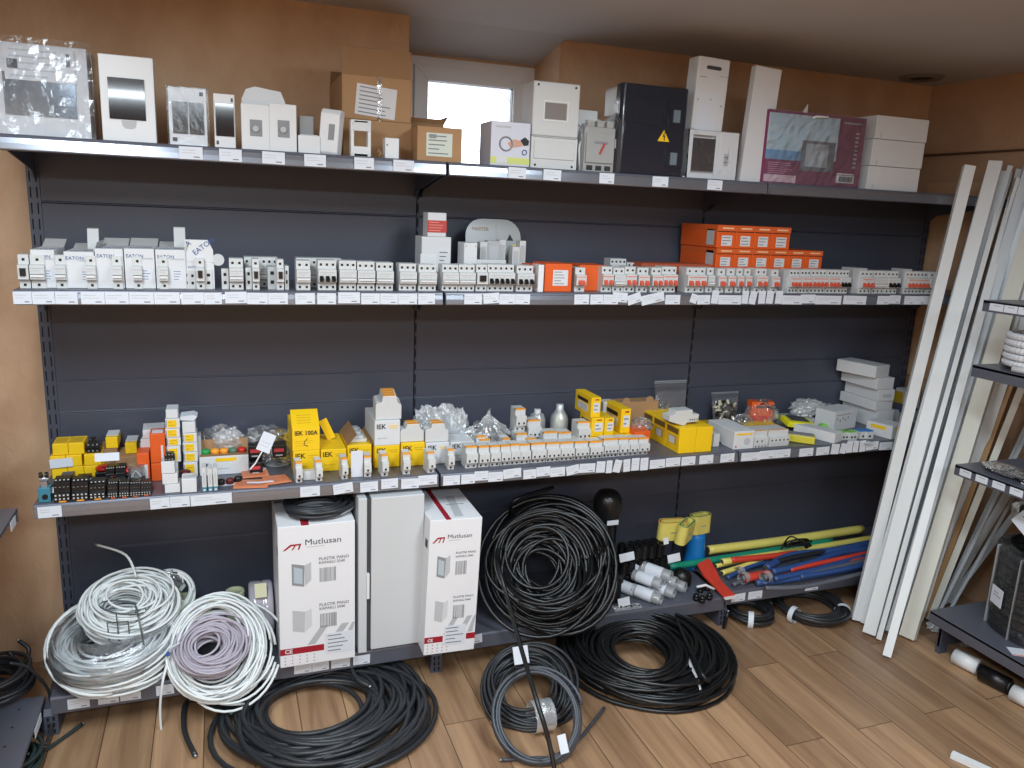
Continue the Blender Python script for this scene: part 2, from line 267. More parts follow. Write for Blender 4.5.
# right hand shelving along the side wall: origin at its near-left corner
rs = thing('shelving_bay', 'dark grey shelving along the right wall, black ribbed coils on its base', 'shelving', (3.2, -.82, 0))
def side_shelf(par, z, x0, x1, y0, y1, lip, spec=None, nm='shelf'):
    o = MB().box(x0, x1, y0, y1, z-.012, z).box(x0, x0+.004, y0, y1, z-lip, z-.001).box(x0, x1, y1-.004, y1, z-lip, z-.001).build(nm, SHELF, par, bevel=.0015)
    if spec:
        for (a, c, s_) in spec:
            xx = x0-.002 if s_ < 0 else x1+.0008
            q = MB().box(xx, xx+.0012, a, c, z-lip*.82, z-lip*.2).box(xx-.0003*1, xx-.0001, a+.2*(c-a), a+.7*(c-a), z-lip*.4, z-lip*.36, 1).build('price_label', [LABEL, INK], o)
    return o
for z, lp, sp in ((.18, .05, None), (.8, .042, [(-.075, -.025, -1), (-.145, -.095, -1), (-.215, -.165, -1), (-.285, -.235, -1)]), (1.194, .045, None), (1.438, .042, [(-.085, -.03, -1), (-.14, -.088, -1), (-.2, -.143, -1)])):
    side_shelf(rs, z, 0, .56, -1.25, 0, lp, sp, 'base_shelf' if z < .3 else 'shelf')
MB().box(.56, .59, -1.25, 0, .05, 2.0).build('back_panel', STEEL, rs); MB().box(.545, .59, -.03, .006, 0, 2.05).build('upright', STEEL, rs); MB().box(.04, .08, -.04, -.02, 0, .135).box(.04, .56, -.035, -.025, .03, .12).build('foot', STEEL, rs)
# left hand shelving, only its near corner shows
ls = thing('shelving_bay', 'dark grey shelving at the left edge, coil on its perforated base shelf', 'shelving', (-.5, -.37, 0))
side_shelf(ls, .115, 0, .48, -1.0, 0, .045, [(-.17, -.08, 1)], 'base_shelf').modifiers.clear()
side_shelf(ls, .745, 0, .45, -1.0, .02, .045, [(-.08, -.02, 1)]); side_shelf(ls, 1.13, 0, .42, -1.0, 0, .045)
b = MB().box(.445, .475, -.03, -.0, 0, .07)
for k in range(3): b.box(.451, .457, -.0315, -.03, .008+k*.02, .02+k*.02, 1); b.box(.463, .469, -.0315, -.03, .008+k*.02, .02+k*.02, 1)
b.build('foot', [STEEL, STEELD], ls); MB().box(-.03, 0, -1, 0, .05, 1.98).build('back_panel', STEEL, ls)
b = MB()
for i in range(5):
    for j in range(10): b.lathe([(0, .0), (.004, .0)], 8, 0, (.06+.09*i, -.06-.09*j, .1158))
b.build('perforation', STEELD, ls)
# ------------------------------------------------------------ goods: helpers
def fit(uL, uR, vT, y, z0):
    x0, x1 = XL(uL, y, z0), XL(uR, y, z0); return x0, x1-x0, PY((uL+uR)/2, vT, y).z-z0
def yb(u, v, z): return PZ(u, v, z).y
def carton(x, y, z, w_, d, h, mat, label, cat='box', group=None, name='carton', rz=0, flaps=(), rot=None, body='body'):
    t = thing(name, label, cat, (x, y, z), rz, group, rot)
    MB().box(0, w_, 0, d, 0, h).build(body, mat, t, bevel=min(.002, h*.05))
    for fl in flaps:                                   # (edge, length, angle from horizontal, material)
        e, L, an, fm = fl; a = math.radians(an); c, s_ = math.cos(a)*L, math.sin(a)*L; k = .0012
        if e == 'back': p = [(d-k, h), (d-k+c, h+s_), (d+c, h+s_-k), (d, h-k)]; b = MB().prism(p, .001, w_-.001)
        elif e == 'front': p = [(k, h), (k-c, h+s_), (-c, h+s_-k), (0, h-k)]; b = MB().prism(p, .001, w_-.001)
        elif e == 'left': p = [(k, h), (k-c, h+s_), (-c, h+s_-k), (0, h-k)]; b = MB().prism(p, .001, d-.001, 0, 'y')
        else: p = [(w_-k, h), (w_-k+c, h+s_), (w_+c, h+s_-k), (w_, h-k)]; b = MB().prism(p, .001, d-.001, 0, 'y')
        b.build('flap', fm or mat, t)
    return t
def pr(par, x0, x1, z0, z1, mat, y=-.0006, name='printed_label', lines=0, ink=None, label=None):   # print or sticker on the front
    b = MB().box(x0, x1, y, y+.0005, z0, z1); H = z1-z0
    for k in range(lines):
        zz = z1-H*(k+.7)/(lines+.4); b.box(x0+(x1-x0)*.08, x0+(x1-x0)*random.uniform(.5, .93), y-.0002, y, zz-H*.12/(lines), zz+H*.12/lines, 1)
    return b.build(name, [mat, ink or INK], par, label=label)
def prside(par, y0, y1, z0, z1, mat, x=-.0006, name='printed_label', lines=0):     # on the left side
    b = MB().box(x, x+.0005, y0, y1, z0, z1)
    for k in range(lines):
        zz = z1-(z1-z0)*(k+.7)/(lines+.4); b.box(x-.0002, x, y0+(y1-y0)*.1, y0+(y1-y0)*.8, zz-.0008, zz+.0008, 1)
    return b.build(name, [mat, INK], par)
def prtop(par, x0, x1, y0, y1, z, mat, name='printed_label', lines=0):
    b = MB().box(x0, x1, y0, y1, z, z+.0006)
    for k in range(lines): yy = y1-(y1-y0)*(k+.7)/(lines+.4); b.box(x0+(x1-x0)*.1, x0+(x1-x0)*.8, yy-.0009, yy+.0009, z+.0006, z+.0008, 1)
    return b.build(name, [mat, INK], par)
def barcode(par, x0, x1, z0, z1, y=-.0008, mat=None):
    b = MB(); x = x0
    while x < x1: q = random.choice([.001, .0015, .0025]); b.box(x, min(x+q, x1), y, y+.0005, z0, z1); x += q+random.choice([.001, .002])
    return b.build('barcode', mat or INK, par)
def breaker(x, y, z, w_, h, n, style, label, group=None, rz=0, d=.07, name='circuit_breaker', rot=None):
    t = thing(name, label, 'circuit breaker', (x, y, z), rz, group, rot); nx = .016; s_ = h/.085
    P = [(nx, 0), (nx, .020*s_), (.004, .022*s_), (0, .024*s_), (0, .058*s_), (.004, .060*s_), (nx, .062*s_), (nx, h-.002), (nx+.002, h), (d, h), (d, 0)]
    b = MB().prism(P, 0, w_); p = w_/n
    for i in range(n):
        c = p*(i+.5); r = min(.0035, p*.26)
        for zz in ((.009*s_, .073*s_) if style != 'iek' else (.008*s_,)): b.box(c-r, c+r, nx-.0012, nx, zz-r, zz+r, 1)
        if i: b.box(p*i-.0004, p*i+.0004, -.0004, .0006, .026*s_, .056*s_, 2); b.box(p*i-.0004, p*i+.0004, nx-.0004, nx, .062*s_, h-.003, 2)
    if style != 'iek': b.box(w_*.08, w_*.92, -.0005, 0, .05*s_, .053*s_, 2); b.box(w_*.12, w_*.7, -.0005, 0, .045*s_, .0465*s_, 2)
    b.build('body', [CASE, HOLE, LGREY], t, bevel=.0008)
    if style == 'iek':
        MB().box(.0, w_, nx-.001, nx+.012, h-.004, h+.0008).build('stripe', ORG, t, label='orange strip')
        q = MB()
        for i in range(n): c = p*(i+.5); q.box(c-.0028, c+.0028, -.003, 0, .030*s_, .037*s_)
        q.build('toggle', HOLE, t)
    elif style == 'grey':
        MB().box(w_*.04, w_*.96, -.006, 0, .030*s_, .036*s_, 1).box(w_*.04, w_*.96, -.0045, .0, .036*s_, .0375*s_, 0).build('toggle', [DGREY, WPL], t)
    elif style == 'dark': MB().box(w_*.22, w_*.78, -.006, 0, .033*s_, .052*s_).build('toggle', BLACK, t)
    else:
        q = MB(); mt = {'red': M('salmon_toggle', (212, 92, 70), .45), 'black': BLACK, 'orange': M('salmon_toggle')}[style]
        for i in range(n): c = p*(i+.5); q.prism([(0, .028*s_), (-.010, .026*s_), (-.011, .032*s_), (0, .042*s_)], c-p*.32, c+p*.32)
        q.build('toggle', mt, t)
        if style in ('red', 'orange'): MB().box(w_*.05, w_*.95, -.0006, 0, .052*s_, .055*s_).build('printed_text', M('salmon_print', (226, 120, 90), .6), t)
    return t
def row(specs, y, z, desc, where, group, h=None):
    "specs: (uL,uR,vT,n,style[,look])"
    for i, s in enumerate(specs):
        yy = y+random.uniform(-.003, .003); x, w_, hh = fit(s[0], s[1], s[2], yy, z)
        breaker(x, yy, z, w_*.985, h or min(hh, .095), s[3], s[4], f"{s[5] if len(s) > 5 else desc}, {ORD[i]} from left {where}", group)
def wobble(seed, k=3):
    r = random.Random(seed); c = [(r.uniform(-1, 1), r.uniform(0, 6.28), j+1) for j in range(k)]
    return lambda q: sum(a*math.sin(f*q+p)/(f**.5) for a, p, f in c)
def coilpts(C, nrm, R, turns, sr, sa, seed, ell=1.0, wob=.03, zmin=None, a=.004, seg=36, up=None):
    r = random.Random(seed); n = Vector(nrm).normalized(); e1 = (Vector(up) if up else Vector((1, 0, 0))); e1 = (e1-n*e1.dot(n)).normalized(); e2 = n.cross(e1)
    T = int(turns)+2; dr = [r.uniform(-sr, sr) for _ in range(T)]; da = [r.uniform(-sa, sa) for _ in range(T)]; ph = [r.uniform(0, 6.28) for _ in range(T)]; cx = [r.uniform(-1, 1)*sr*.5 for _ in range(T)]; cy = [r.uniform(-1, 1)*sr*.5 for _ in range(T)]
    pts = []
    for i in range(int(turns*seg)+1):
        q = i/seg; k = int(q); f = q-k; f = f*f*(3-2*f); L = lambda A: A[k]*(1-f)+A[k+1]*f; th = 2*math.pi*q
        rad = R+L(dr)+wob*R*math.sin(2*th+L(ph))*.5; ax = L(da)+wob*R*.6*math.sin(th*1+L(ph)*1.7)
        p = Vector(C)+e1*(rad*math.cos(th)+L(cx))+e2*(rad*math.sin(th)*ell+L(cy))+n*ax
        if zmin is not None and p.z < zmin+a: p.z = zmin+a+abs(math.sin(i*.7+k))*a*.3
        pts.append(p)
    return pts
def coil(name, label, mat, C, nrm, R, a, turns, sr, sa, seed, group=None, cat='cable coil', tails=(), n=6, **kw):
    t = thing(name, label, cat, C, 0, group); o = Vector(C)
    pts = [p-o for p in coilpts(C, nrm, R, turns, sr, sa, seed, a=a, **kw)]
    MB().tube(pts, a, n).build('cable', mat, t, smooth=True)
    for tp in tails: MB().tube(spline([Vector(p)-o for p in tp], 6), a, n).cyl(Vector(tp[-1])-o, Vector(tp[-1])-o+(Vector(tp[-1])-Vector(tp[-2])).normalized()*.008, a*.6, n=6, m=1).build('loose_end', [mat, SILV], t, smooth=True)
    return t
def spline(P, k=6):
    out = []
    for i in range(len(P)-1):
        p0 = P[max(i-1, 0)]; p1 = P[i]; p2 = P[i+1]; p3 = P[min(i+2, len(P)-1)]
        for j in range(k):
            q = j/k; out.append(.5*((2*p1)+(p2-p0)*q+(2*p0-5*p1+4*p2-p3)*q*q+(3*p1-p0-3*p2+p3)*q**3))
    return out+[P[-1]]
def tie(par, p, nrm, r, mat, w_=.02, name='tie', m2=None):     # a band round the bundle at p (local), nrm = the bundle's direction
    n = Vector(nrm).normalized(); a = n.orthogonal().normalized(); b = n.cross(a); pts = [Vector(p)+a*math.cos(t)*r+b*math.sin(t)*r for t in [i*math.pi/8 for i in range(17)]]
    mb = MB(); o = len(mb.v)
    for q in pts: mb.v += [tuple(q-n*w_/2), tuple(q+n*w_/2)]
    for i in range(16): mb.f.append((2*i, 2*i+1, 2*i+3, 2*i+2)); mb.m.append(0)
    return mb.build(name, mat, par, smooth=True)
def blob(par, sx_, sy_, sz_, mat, name='film', seed=1, peak=0, c=(0, 0, 0), amp=.16, n=26, parent=True):
    r = random.Random(seed); ws = [(Vector((r.uniform(-1, 1), r.uniform(-1, 1), r.uniform(-1, 1)))*r.uniform(3, 11), r.uniform(0, 6)) for _ in range(7)]; b = MB(); m = n//2
    for i in range(m+1):
        ph = math.pi*i/m
        for j in range(n):
            th = 2*math.pi*j/n; v = Vector((math.sin(ph)*math.cos(th), math.sin(ph)*math.sin(th), math.cos(ph)))
            f = 1+amp*sum(abs(math.sin(w_.dot(v)+p))-.6 for w_, p in ws)/2.0+r.uniform(-.5, .3)*amp*.5
            if peak and v.z > .1: f2 = max(.12, 1-v.z**1.0); x, y = v.x*f*f2*1.25, v.y*f*f2*1.25; z = v.z*(1+peak)*f
            else: x, y, z = v.x*f, v.y*f, v.z*f
            b.v.append((c[0]+x*sx_/2, c[1]+y*sy_/2, c[2]+max((z+1)*sz_/2, .0006)))
    for i in range(m):
        for j in range(n): b.f.append((i*n+j, i*n+(j+1) % n, (i+1)*n+(j+1) % n, (i+1)*n+j)); b.m.append(0)
    return b.build(name, mat, par)
def bits(par, sx_, sy_, sz_, mat, name, k, seed, s=.008, c=(0, 0, 0)):
    r = random.Random(seed); b = MB()
    for _ in range(k):
        p = Vector((c[0]+r.uniform(-.5, .5)*sx_, c[1]+r.uniform(-.5, .5)*sy_, c[2]+r.uniform(.1, .9)*sz_)); d = Vector((r.uniform(-1, 1), r.uniform(-1, 1), r.uniform(-1, 1))).normalized()*s
        b.beam(p-d, p+d, s*.8, s*.6, m=r.randint(0, len(mat)-1) if isinstance(mat, list) else 0)
    return b.build(name, mat, par)
# ------------------------------------------------------------ top shelf
Y1 = -.37
def tbox(uL, uR, vT, d, mat, label, y=Y1, z0=ZT+.0005, **k):
    x, w_, h = fit(uL, uR, vT, y, z0); t = carton(x, y, z0, w_, d, h, mat, label, **k); return t, w_, h
# large panel box in film
t, w_, h = tbox(-2, 92, 45, .09, WHITE, 'large white enclosure wrapped in clear film, leftmost on the top shelf', name='film_wrapped_enclosure', body='housing', cat='electrical enclosure', y=-.36)
x0, x1 = w_*.1, w_*.86
MB().box(x0, x1, -.004, .001, h*.22, h*.68).build('window', M('grey_window', (126, 138, 150), .12, metal=.45), t, label='grey tinted window')
pr(t, w_*.13, w_*.87, h*.6, h*.97, WHITE, y=-.0058, name='leaflet', lines=5, ink=LGREY); pr(t, w_*.16, w_*.27, h*.72, h*.82, DGREY, y=-.0066, name='printed_picture'); pr(t, w_*.78, w_*.82, h*.78, h*.92, BLACK, y=-.0066, name='printed_mark')
r = random.Random(5); b = MB(); nx_, nz_ = 20, 12
for i in range(nx_+1):
    for j in range(nz_+1):
        b.v.append((w_*1.1*i/nx_-.01, -.011-r.uniform(0, .004), h*1.06*j/nz_))
b.f += [(i*(nz_+1)+j, (i+1)*(nz_+1)+j, (i+1)*(nz_+1)+j+1, i*(nz_+1)+j+1) for i in range(nx_) for j in range(nz_)]; b.m += [0]*nx_*nz_
b.box(w_*1.0+.012, w_*1.0+.013, -.01, .09, 0, h*.95); b.build('film', FILM4, t)
# white door panel with dark window
t, w_, h = tbox(103, 157, 56, .055, WPL, 'tall white flush cabinet with black window, second on the top shelf', name='flush_cabinet', body='housing', cat='electrical enclosure')
MB().box(w_*.15, w_*.82, -.003, .001, h*.26, h*.74).build('window', M('black_gloss_window', (22, 23, 28), .08, coat=.5), t); MB().prism([(w_*.36+.0, h*.25), (w_*.38, h*.18), (w_*.44, h*.155), (w_*.56, h*.155), (w_*.62, h*.18), (w_*.64, h*.25)], -.002, .0005, 0, 'y').build('finger_tab', LGREY, t)
for (uL, uR, vT, lb, two) in ((170, 208, 87, 'small white breaker box with split dark window in film, third on the top shelf', 1), (215, 236, 94, 'narrow white breaker box with one black window, fourth on the top shelf', 0)):
    t, w_, h = tbox(uL, uR, vT, .06, WPL, lb, name='breaker_box', body='housing', cat='electrical enclosure')
    b = MB(); 
    if two: b.box(w_*.1, w_*.49, -.004, .001, h*.2, h*.74).box(w_*.53, w_*.92, -.004, .001, h*.2, h*.74)
    else: b.box(w_*.08, w_*.94, -.004, .001, h*.22, h*.82)
    b.build('window', M('brown_black_window', (42, 38, 38), .12) if two else M('black_gloss_window'), t); pr(t, w_*.82, w_*.92, h*.86, h*.93, DGREY, name='screw'); pr(t, w_*.08, w_*.2, h*.06, h*.13, DGREY, name='screw')
    if two: MB().box(-.004, w_+.006, -.009, .065, .0, h*.99).build('film', FILM4, t)
# two joined one-module boxes and flap behind
for k, (a, c, ex) in enumerate(((242, 270, 'left'), (270, 297, 'right'))):
    t, w_, h = tbox(a, c, 104, .06, WPL, f'small white wall box with square hole, {ex} one of the touching pair', name='breaker_box', body='housing', cat='electrical enclosure', group='small white wall boxes with a square hole')
    MB().box(w_*.3, w_*.74, -.001, .0005, h*.3, h*.66).build('opening', GREY, t); MB().lathe([(0, 0), (.009, 0), (.009, .004), (0, .004)], 12, 0, (0, 0, 0)).build('knob', LGREY, t, loc=(w_*.5, -.004, h*.46)).rotation_euler = (math.pi/2, 0, 0)
x, w_, h = fit(243, 287, 88, -.28, ZT); o = MB().prism([(0, 0), (w_, 0), (w_, h*.75), (w_*.88, h*.95), (w_*.3, h), (.1*w_, h*.95), (0, h*.8)], 0, .012, 0, 'y').build('curved_cover', WPL, None, loc=(x, -.285, ZT+.001)); tag(o, 'white rounded box cover standing behind the touching pair of boxes', 'box cover')
x, w_, h = fit(299, 313, 117, -.27, ZT); t = carton(x, -.3, ZT+.0005, w_, .05, h, CASEG, 'small grey enclosure standing behind, right of the touching pair', 'electrical enclosure', name='breaker_box'); 
x, w_, h = fit(298, 320, 136, -.35, ZT); t = carton(x, -.36, ZT+.0005, w_, .075, h, WPL, 'white box back lying flat beside the tilted white box', 'electrical enclosure', name='enclosure_tray'); MB().box(.006, w_-.006, .004, .07, h, h+.003).build('rim', LGREY, t)
x, w_, h = fit(318, 337, 108, -.36, ZT); t = thing('breaker_box', 'white box with slot window standing askew, left of large carton', 'electrical enclosure', (x, -.35, ZT+.001), 0, rot=(0, math.radians(5), math.radians(-24)))
MB().prism([(0, .01), (0, h-.014), (.012, h), (.05, h), (.05, 0), (.008, 0)], 0, w_*1.05).build('housing', WPL, t, bevel=.003); MB().box(w_*.5, w_*.82, -.001, .001, h*.34, h*.68).build('window', GREY, t)
# cartons
x, w_, h = fit(343, 411, 121, -.27, ZT); CY = -.27
t = carton(x, CY, ZT+.0005, w_, .3, h, CARD, 'closed brown carton under the large brown carton on top shelf', name='carton')
x2, w2, h2 = fit(342, 411, 77, CY, ZT+h)
t = carton(x2, CY, ZT+h+.001, w2, .3, h2, CARD, 'large brown carton with raised flap and white shipping label', name='carton', flaps=(('front', .085, 93, CARDD), ('back', .05, 120, CARDD)))
q = pr(t, w2*.2, w2*.78, h2*.08, h2*.78, WHITE, name='shipping_label', lines=7); q.rotation_euler = (0, math.radians(5), 0); q.location = (-.006, 0, .01); MB().box(w2*.5, w2*.56, -.001, 0, 0, h2).build('tape', film('tape', .2), t)
x, w_, h = fit(412, 452, 125, -.33, ZT); t = carton(x+.01, -.2, ZT+.0005, .13, .2, .135, CARDD, 'open brown carton with torn flaps behind the small brown carton', name='carton', flaps=(('right', .03, 60, CARD), ('front', .02, 40, CARD)))
x, w_, h = fit(417, 461, 128, -.375, ZT); t = carton(x, -.375, ZT+.0005, w_, .15, h*1.02, CARD, 'small brown carton with white label near the window', name='carton', rz=-2); pr(t, w_*.2, w_*.78, h*.15, h*.84, M('pale_green_label', (206, 214, 204), .6), lines=5); pr(t, w_*.26, w_*.42, h*.68, h*.8, GREY, y=-.001, name='printed_text')
x, w_, h = fit(351, 371, 120, -.375, ZT); t = thing('module_housing', 'small open white module frame in front of the brown cartons', 'electrical enclosure', (x, -.375, ZT+.0005)); frame(MB(), 0, w_, 0, h, w_*.16, 0, .03).box(w_*.14, w_*.86, 0, .03, h*.72, h*.99).box(w_*.14, w_*.86, 0, .03, .0, h*.28).build('housing', WPL, t, bevel=.002); MB().box(w_*.1, w_*.9, -.003, .0, h*.7, h*.93).build('cover', WHITE, t)
t, w_, h = tbox(385, 399, 138, .04, WPL, 'smallest white socket box in front of brown cartons', y=-.38, name='socket_box', body='housing', cat='electrical enclosure'); pr(t, w_*.1, w_*.2, h*.6, h*.7, GREY, name='screw')
t = thing('wire_bit', 'tiny brown and grey terminal bit left of the smallest white box', 'terminal', PY(379, 153, -.385)-Vector((0, 0, .02))); MB().tube([(0, 0, 0), (.006, 0, .012), (.0, .004, .022), (-.004, 0, .01)], .004, 6).build('body', CARDD, t, smooth=True); t.location.z = ZT+.004
# picture carton
x, w_, h = fit(490, 529, 122, -.38, ZT); t = carton(x, -.38, ZT+.0005, w_, .12, h, M('pale_lilac_card', (206, 208, 222), .4), 'pale picture box showing a lying person, right of the window', name='picture_carton')
pr(t, 0, w_, h*.05, h*.2, M('lime_print', (206, 214, 120), .5), name='printed_band'); pr(t, w_*.15, w_*.42, h*.06, h*.19, WHITE, y=-.0012, name='printed_band')
b = MB().tube([(w_*.38+.022*math.cos(a*.4), -.001, h*.5+.022*math.sin(a*.4)) for a in range(17)], .003, 5); b.build('printed_ring', GREY, t)
MB().prism([(w_*.42, h*.52), (w_*.58, h*.62), (w_*.8, h*.58), (w_*.86, h*.5), (w_*.66, h*.44), (w_*.5, h*.42)], -.0013, -.0006, 0, 'y').build('printed_face', M('skin_print', (206, 158, 134), .6), t); MB().prism([(w_*.74, h*.6), (w_*.86, h*.68), (w_*.97, h*.6), (w_*.95, h*.5), (w_*.84, h*.48)], -.0016, -.0012, 0, 'y').build('printed_hair', INKD, t); MB().tube([(w_*.86+.008*math.cos(a*.4), -.001, h*.33+.008*math.sin(a*.4)) for a in range(17)], .0015, 5).build('printed_ring', BLUEI, t)
pr(t, w_*.12, w_*.5, h*.86, h*.9, LGREY, name='printed_text')
# two part meter enclosure
x, w_, h = fit(530, 576, 137, -.37, ZT); t = thing('meter_enclosure', 'light grey two-part meter enclosure with window, left of wrapped breaker', 'electrical enclosure', (x, -.37, ZT+.0005)); hh = fit(530, 576, 82, -.37, ZT)[2]
MB().box(0, w_, 0, .1, 0, h).box(w_*.06, w_*.94, -.004, 0, h*.3, h*.85).box(w_*.04, w_*.96, -.006, 0, h*.97, h).build('lower_box', CASE, t, bevel=.004); MB().box(-.0, w_, -.0, .11, h+.001, hh).build('upper_box', CASE, t, bevel=.005)
frame(MB(), w_*.22, w_*.76, h+(hh-h)*.28, h+(hh-h)*.66, .005, -.003, 0).build('window_rim', WPL, t); MB().box(w_*.26, w_*.72, -.001, .001, h+(hh-h)*.32, h+(hh-h)*.62).build('window', M('dim_window', (138, 132, 128), .15), t)
b = MB()
for a, c in ((.1, .93), (.9, .93)): b.cyl((w_*a, -.001, h+(hh-h)*c), (w_*a, .001, h+(hh-h)*c), .004, n=10)
for a in (.1, .9): b.cyl((w_*a, -.001, h*.1), (w_*a, .001, h*.1), .004, n=10)
b.build('screw', HOLE, t)
x, w_, h = fit(574, 594, 110, -.28, ZT); carton(x, -.28, ZT+.0005, w_, .09, h, CASE, 'plain light grey enclosure behind the film-wrapped breaker', 'electrical enclosure', name='enclosure')
# MCCB in film
x, w_, h = fit(584, 614, 127, -.38, ZT); t = thing('moulded_case_breaker', 'large grey moulded breaker with red mark wrapped in clear film', 'circuit breaker', (x, -.37, ZT+.0005))
b = MB().box(0, w_, 0, .08, 0, h).box(w_*.04, w_*.96, -.008, 0, h*.2, h*.85)
for k in range(3): b.box(w_*(.06+.32*k), w_*(.28+.32*k), -.002, .02, h, h+.022, 0); b.box(w_*(.1+.3*k), w_*(.3+.3*k), -.003, 0, h*.03, h*.14, 1)
b.build('body', [M('mccb_grey', (172, 172, 168), .45), HOLE], t, bevel=.002); q = MB().box(-.003, .003, -.014, -.008, -.02, .02).build('lever', RED, t, loc=(w_*.55, 0, h*.52)); q.rotation_euler = (0, math.radians(25), 0)
pr(t, w_*.3, w_*.75, h*.62, h*.68, GREY, y=-.0088, name='printed_text'); MB().prism([(-.02, 0), (w_+.014, 0), (w_+.02, h*.7), (w_+.03, h*1.15), (w_*.85, h*1.3), (w_*.5, h*1.12), (-.012, h*1.05), (-.024, h*.5)], -.018, .1, 0, 'y').build('film', FILM4, t)
# dark cabinet
x, w_, h = fit(617, 683, 85, -.385, ZT); t = thing('distribution_cabinet', 'dark grey distribution cabinet with yellow warning triangle and light back box', 'electrical enclosure', (x, -.385, ZT+.0005)); DK = M('smoked_door', (30, 38, 50), .16, coat=.4)
MB().box(0.004, w_-.002, .045, .15, 0.004, h-.004).build('back_box', CASE, t, bevel=.012); MB().prism([(0, .045), (0, .012), (.01, 0), (w_-.01, 0), (w_, .012), (w_, .045)], 0, h, 0, 'z').build('door', DK, t, bevel=.003)
frame(MB(), w_*.16, w_*.62, h*.56, h*.86, .002, -.0012, 0).box(w_*.66, w_*.67, -.0015, 0, h*.4, h*.9).build('door_panel_line', BLACK, t)
for a, c in ((.58, .78), (.1, .3)): MB().box(w_*.7, w_*.95, -.006, 0, h*a, h*c, 0).box(w_*.76, w_*.86, -.009, -.006, h*(a+.03), h*(c-.03), 1).build('latch', [DK, M('lens_grey', (110, 124, 134), .1)], t)
MB().prism([(w_*.56, h*.39), (w_*.74, h*.39), (w_*.65, h*.52)], -.0014, -.0006, 0, 'y').build('warning_triangle', YEL, t); MB().prism([(w_*.655, h*.5), (w_*.63, h*.44), (w_*.655, h*.445), (w_*.64, h*.4), (w_*.675, h*.458), (w_*.65, h*.455)], -.002, -.0014, 0, 'y').build('warning_symbol', INKD, t)
for zz in (.68, .28): MB().box(-.003, .004, .025, .05, h*zz, h*(zz+.1)).build('hinge', WPL, t)
# stacked white enclosures in film
x, w_, h = fit(686, 735, 131, -.37, ZT); t = thing('film_wrapped_enclosure', 'white enclosure with dark window in film under tall handled carton', 'electrical enclosure', (x, -.37, ZT+.0005))
frame(MB(), 0, w_*.62, 0, h, .017, 0, .1).box(w_*.62, w_, 0, .1, 0, h).box(.004, w_-.004, .02, .1, .004, h-.004).build('housing', WPL, t, bevel=.002); MB().box(.016, w_*.58, .004, .02, h*.16, h*.84).build('window', NAVY, t); pr(t, w_*.72, w_*.82, h*.3, h*.55, LGREY, lines=2); MB().prism([(-.004, 0), (w_+.006, 0), (w_+.012, h*.6), (w_+.006, h*1.0), (-.006, h*1.0)], -.01, .11, 0, 'y').build('film', FILM4, t)
x, w_, hh = fit(691, 722, 57, -.35, ZT+h); t = thing('handled_carton', 'tall white carton with oval handle hole standing on wrapped enclosure', 'box', (x, -.35, ZT+h+.004), 0, rot=(0, math.radians(2), 0))
MB().box(0, w_, 0, .07, 0, hh).build('body', WHITE, t, bevel=.005); MB().prism([(w_*.25, hh*.86), (w_*.3, hh*.835), (w_*.7, hh*.835), (w_*.75, hh*.86), (w_*.7, hh*.885), (w_*.3, hh*.885)], -.001, .0005, 0, 'y').build('handle_hole', DGREY, t); pr(t, w_*.08, w_*.3, hh*.72, hh*.73, GREY, name='slot'); pr(t, w_*.7, w_*.95, hh*.76, hh*.765, GREY, name='slot'); pr(t, w_*.1, w_*.72, .0, hh*.52, LABEL)
for a, c in ((.1, .4), (.5, .42), (.85, .35)): MB().box(w_*a, w_*a+.003, -.001, 0, hh*c, hh*c+.006).build('slot', DGREY, t)
x, w_, h = fit(738, 763, 66, -.36, ZT); t = thing('white_slab', 'tall plain white panel strip standing left of magenta carton', 'panel', (x, -.37, ZT+.0005), rot=(0, math.radians(3.2), 0)); MB().box(0, w_, 0, .03, 0, h*1.01).build('body', WHITE, t, bevel=.001)
# magenta carton
x, w_, h = fit(762, 858, 113, -.385, ZT); t = carton(x, -.385, ZT+.0005, w_, .06, h, PURP, 'magenta carton with screen picture wrapped in glossy film', name='picture_carton', cat='box')
pr(t, .002, w_*.72, h*.36, h*.96, M('pale_sky_print', (186, 206, 216), .3, var=.2, scale=14), name='printed_picture'); pr(t, .002, w_*.36, h*.33, h*.46, M('sky_blue_print', (110, 160, 196), .4), y=-.001, name='printed_picture'); pr(t, w_*.36, w_*.7, h*.2, h*.62, M('screen_print_grey', (112, 116, 124), .4), y=-.0014, name='printed_picture'); pr(t, w_*.4, w_*.63, h*.26, h*.58, M('screen_print_pale', (176, 186, 192), .4), y=-.002, name='printed_picture')
b = MB()
for k in range(6): b.box(w_*.04, w_*random.uniform(.2, .31), -.001, 0, h*(.28-.028*k), h*(.288-.028*k))
b.build('printed_text', M('pink_print', (206, 150, 180), .6), t); pr(t, .004, w_*.33, h*.02, h*.12, M('pink_print_pale', (214, 186, 196), .5), name='printed_band')
pr(t, w_*.75, w_*.94, h*.06, h*.17, WHITE, name='barcode_label'); barcode(t, w_*.78, w_*.92, h*.08, h*.155, y=-.0012, mat=INKD); pr(t, w_*.75, w_*.93, h*.18, h*.2, WHITE, name='printed_text'); pr(t, w_*.76, w_*.95, h*.9, h*.92, LGREY, name='printed_text')
for k in range(9): pr(t, w_*.905, w_*.94, h*(.28+.06*k), h*(.31+.06*k), LGREY, name='printed_text')
MB().tube([(w_*.42, -.006, h*.93), (w_*.44, -.014, h*.95), (w_*.56, -.014, h*.96), (w_*.58, -.004, h*.95)], .004, 8).build('handle', WPL, t, smooth=True)
b = MB(); r = random.Random(3)
for i in range(25):
    for j in range(13): b.v.append((w_*.98*i/24, -.004-r.uniform(0, .004)-(.003 if j > 6 else 0), h*j/12))
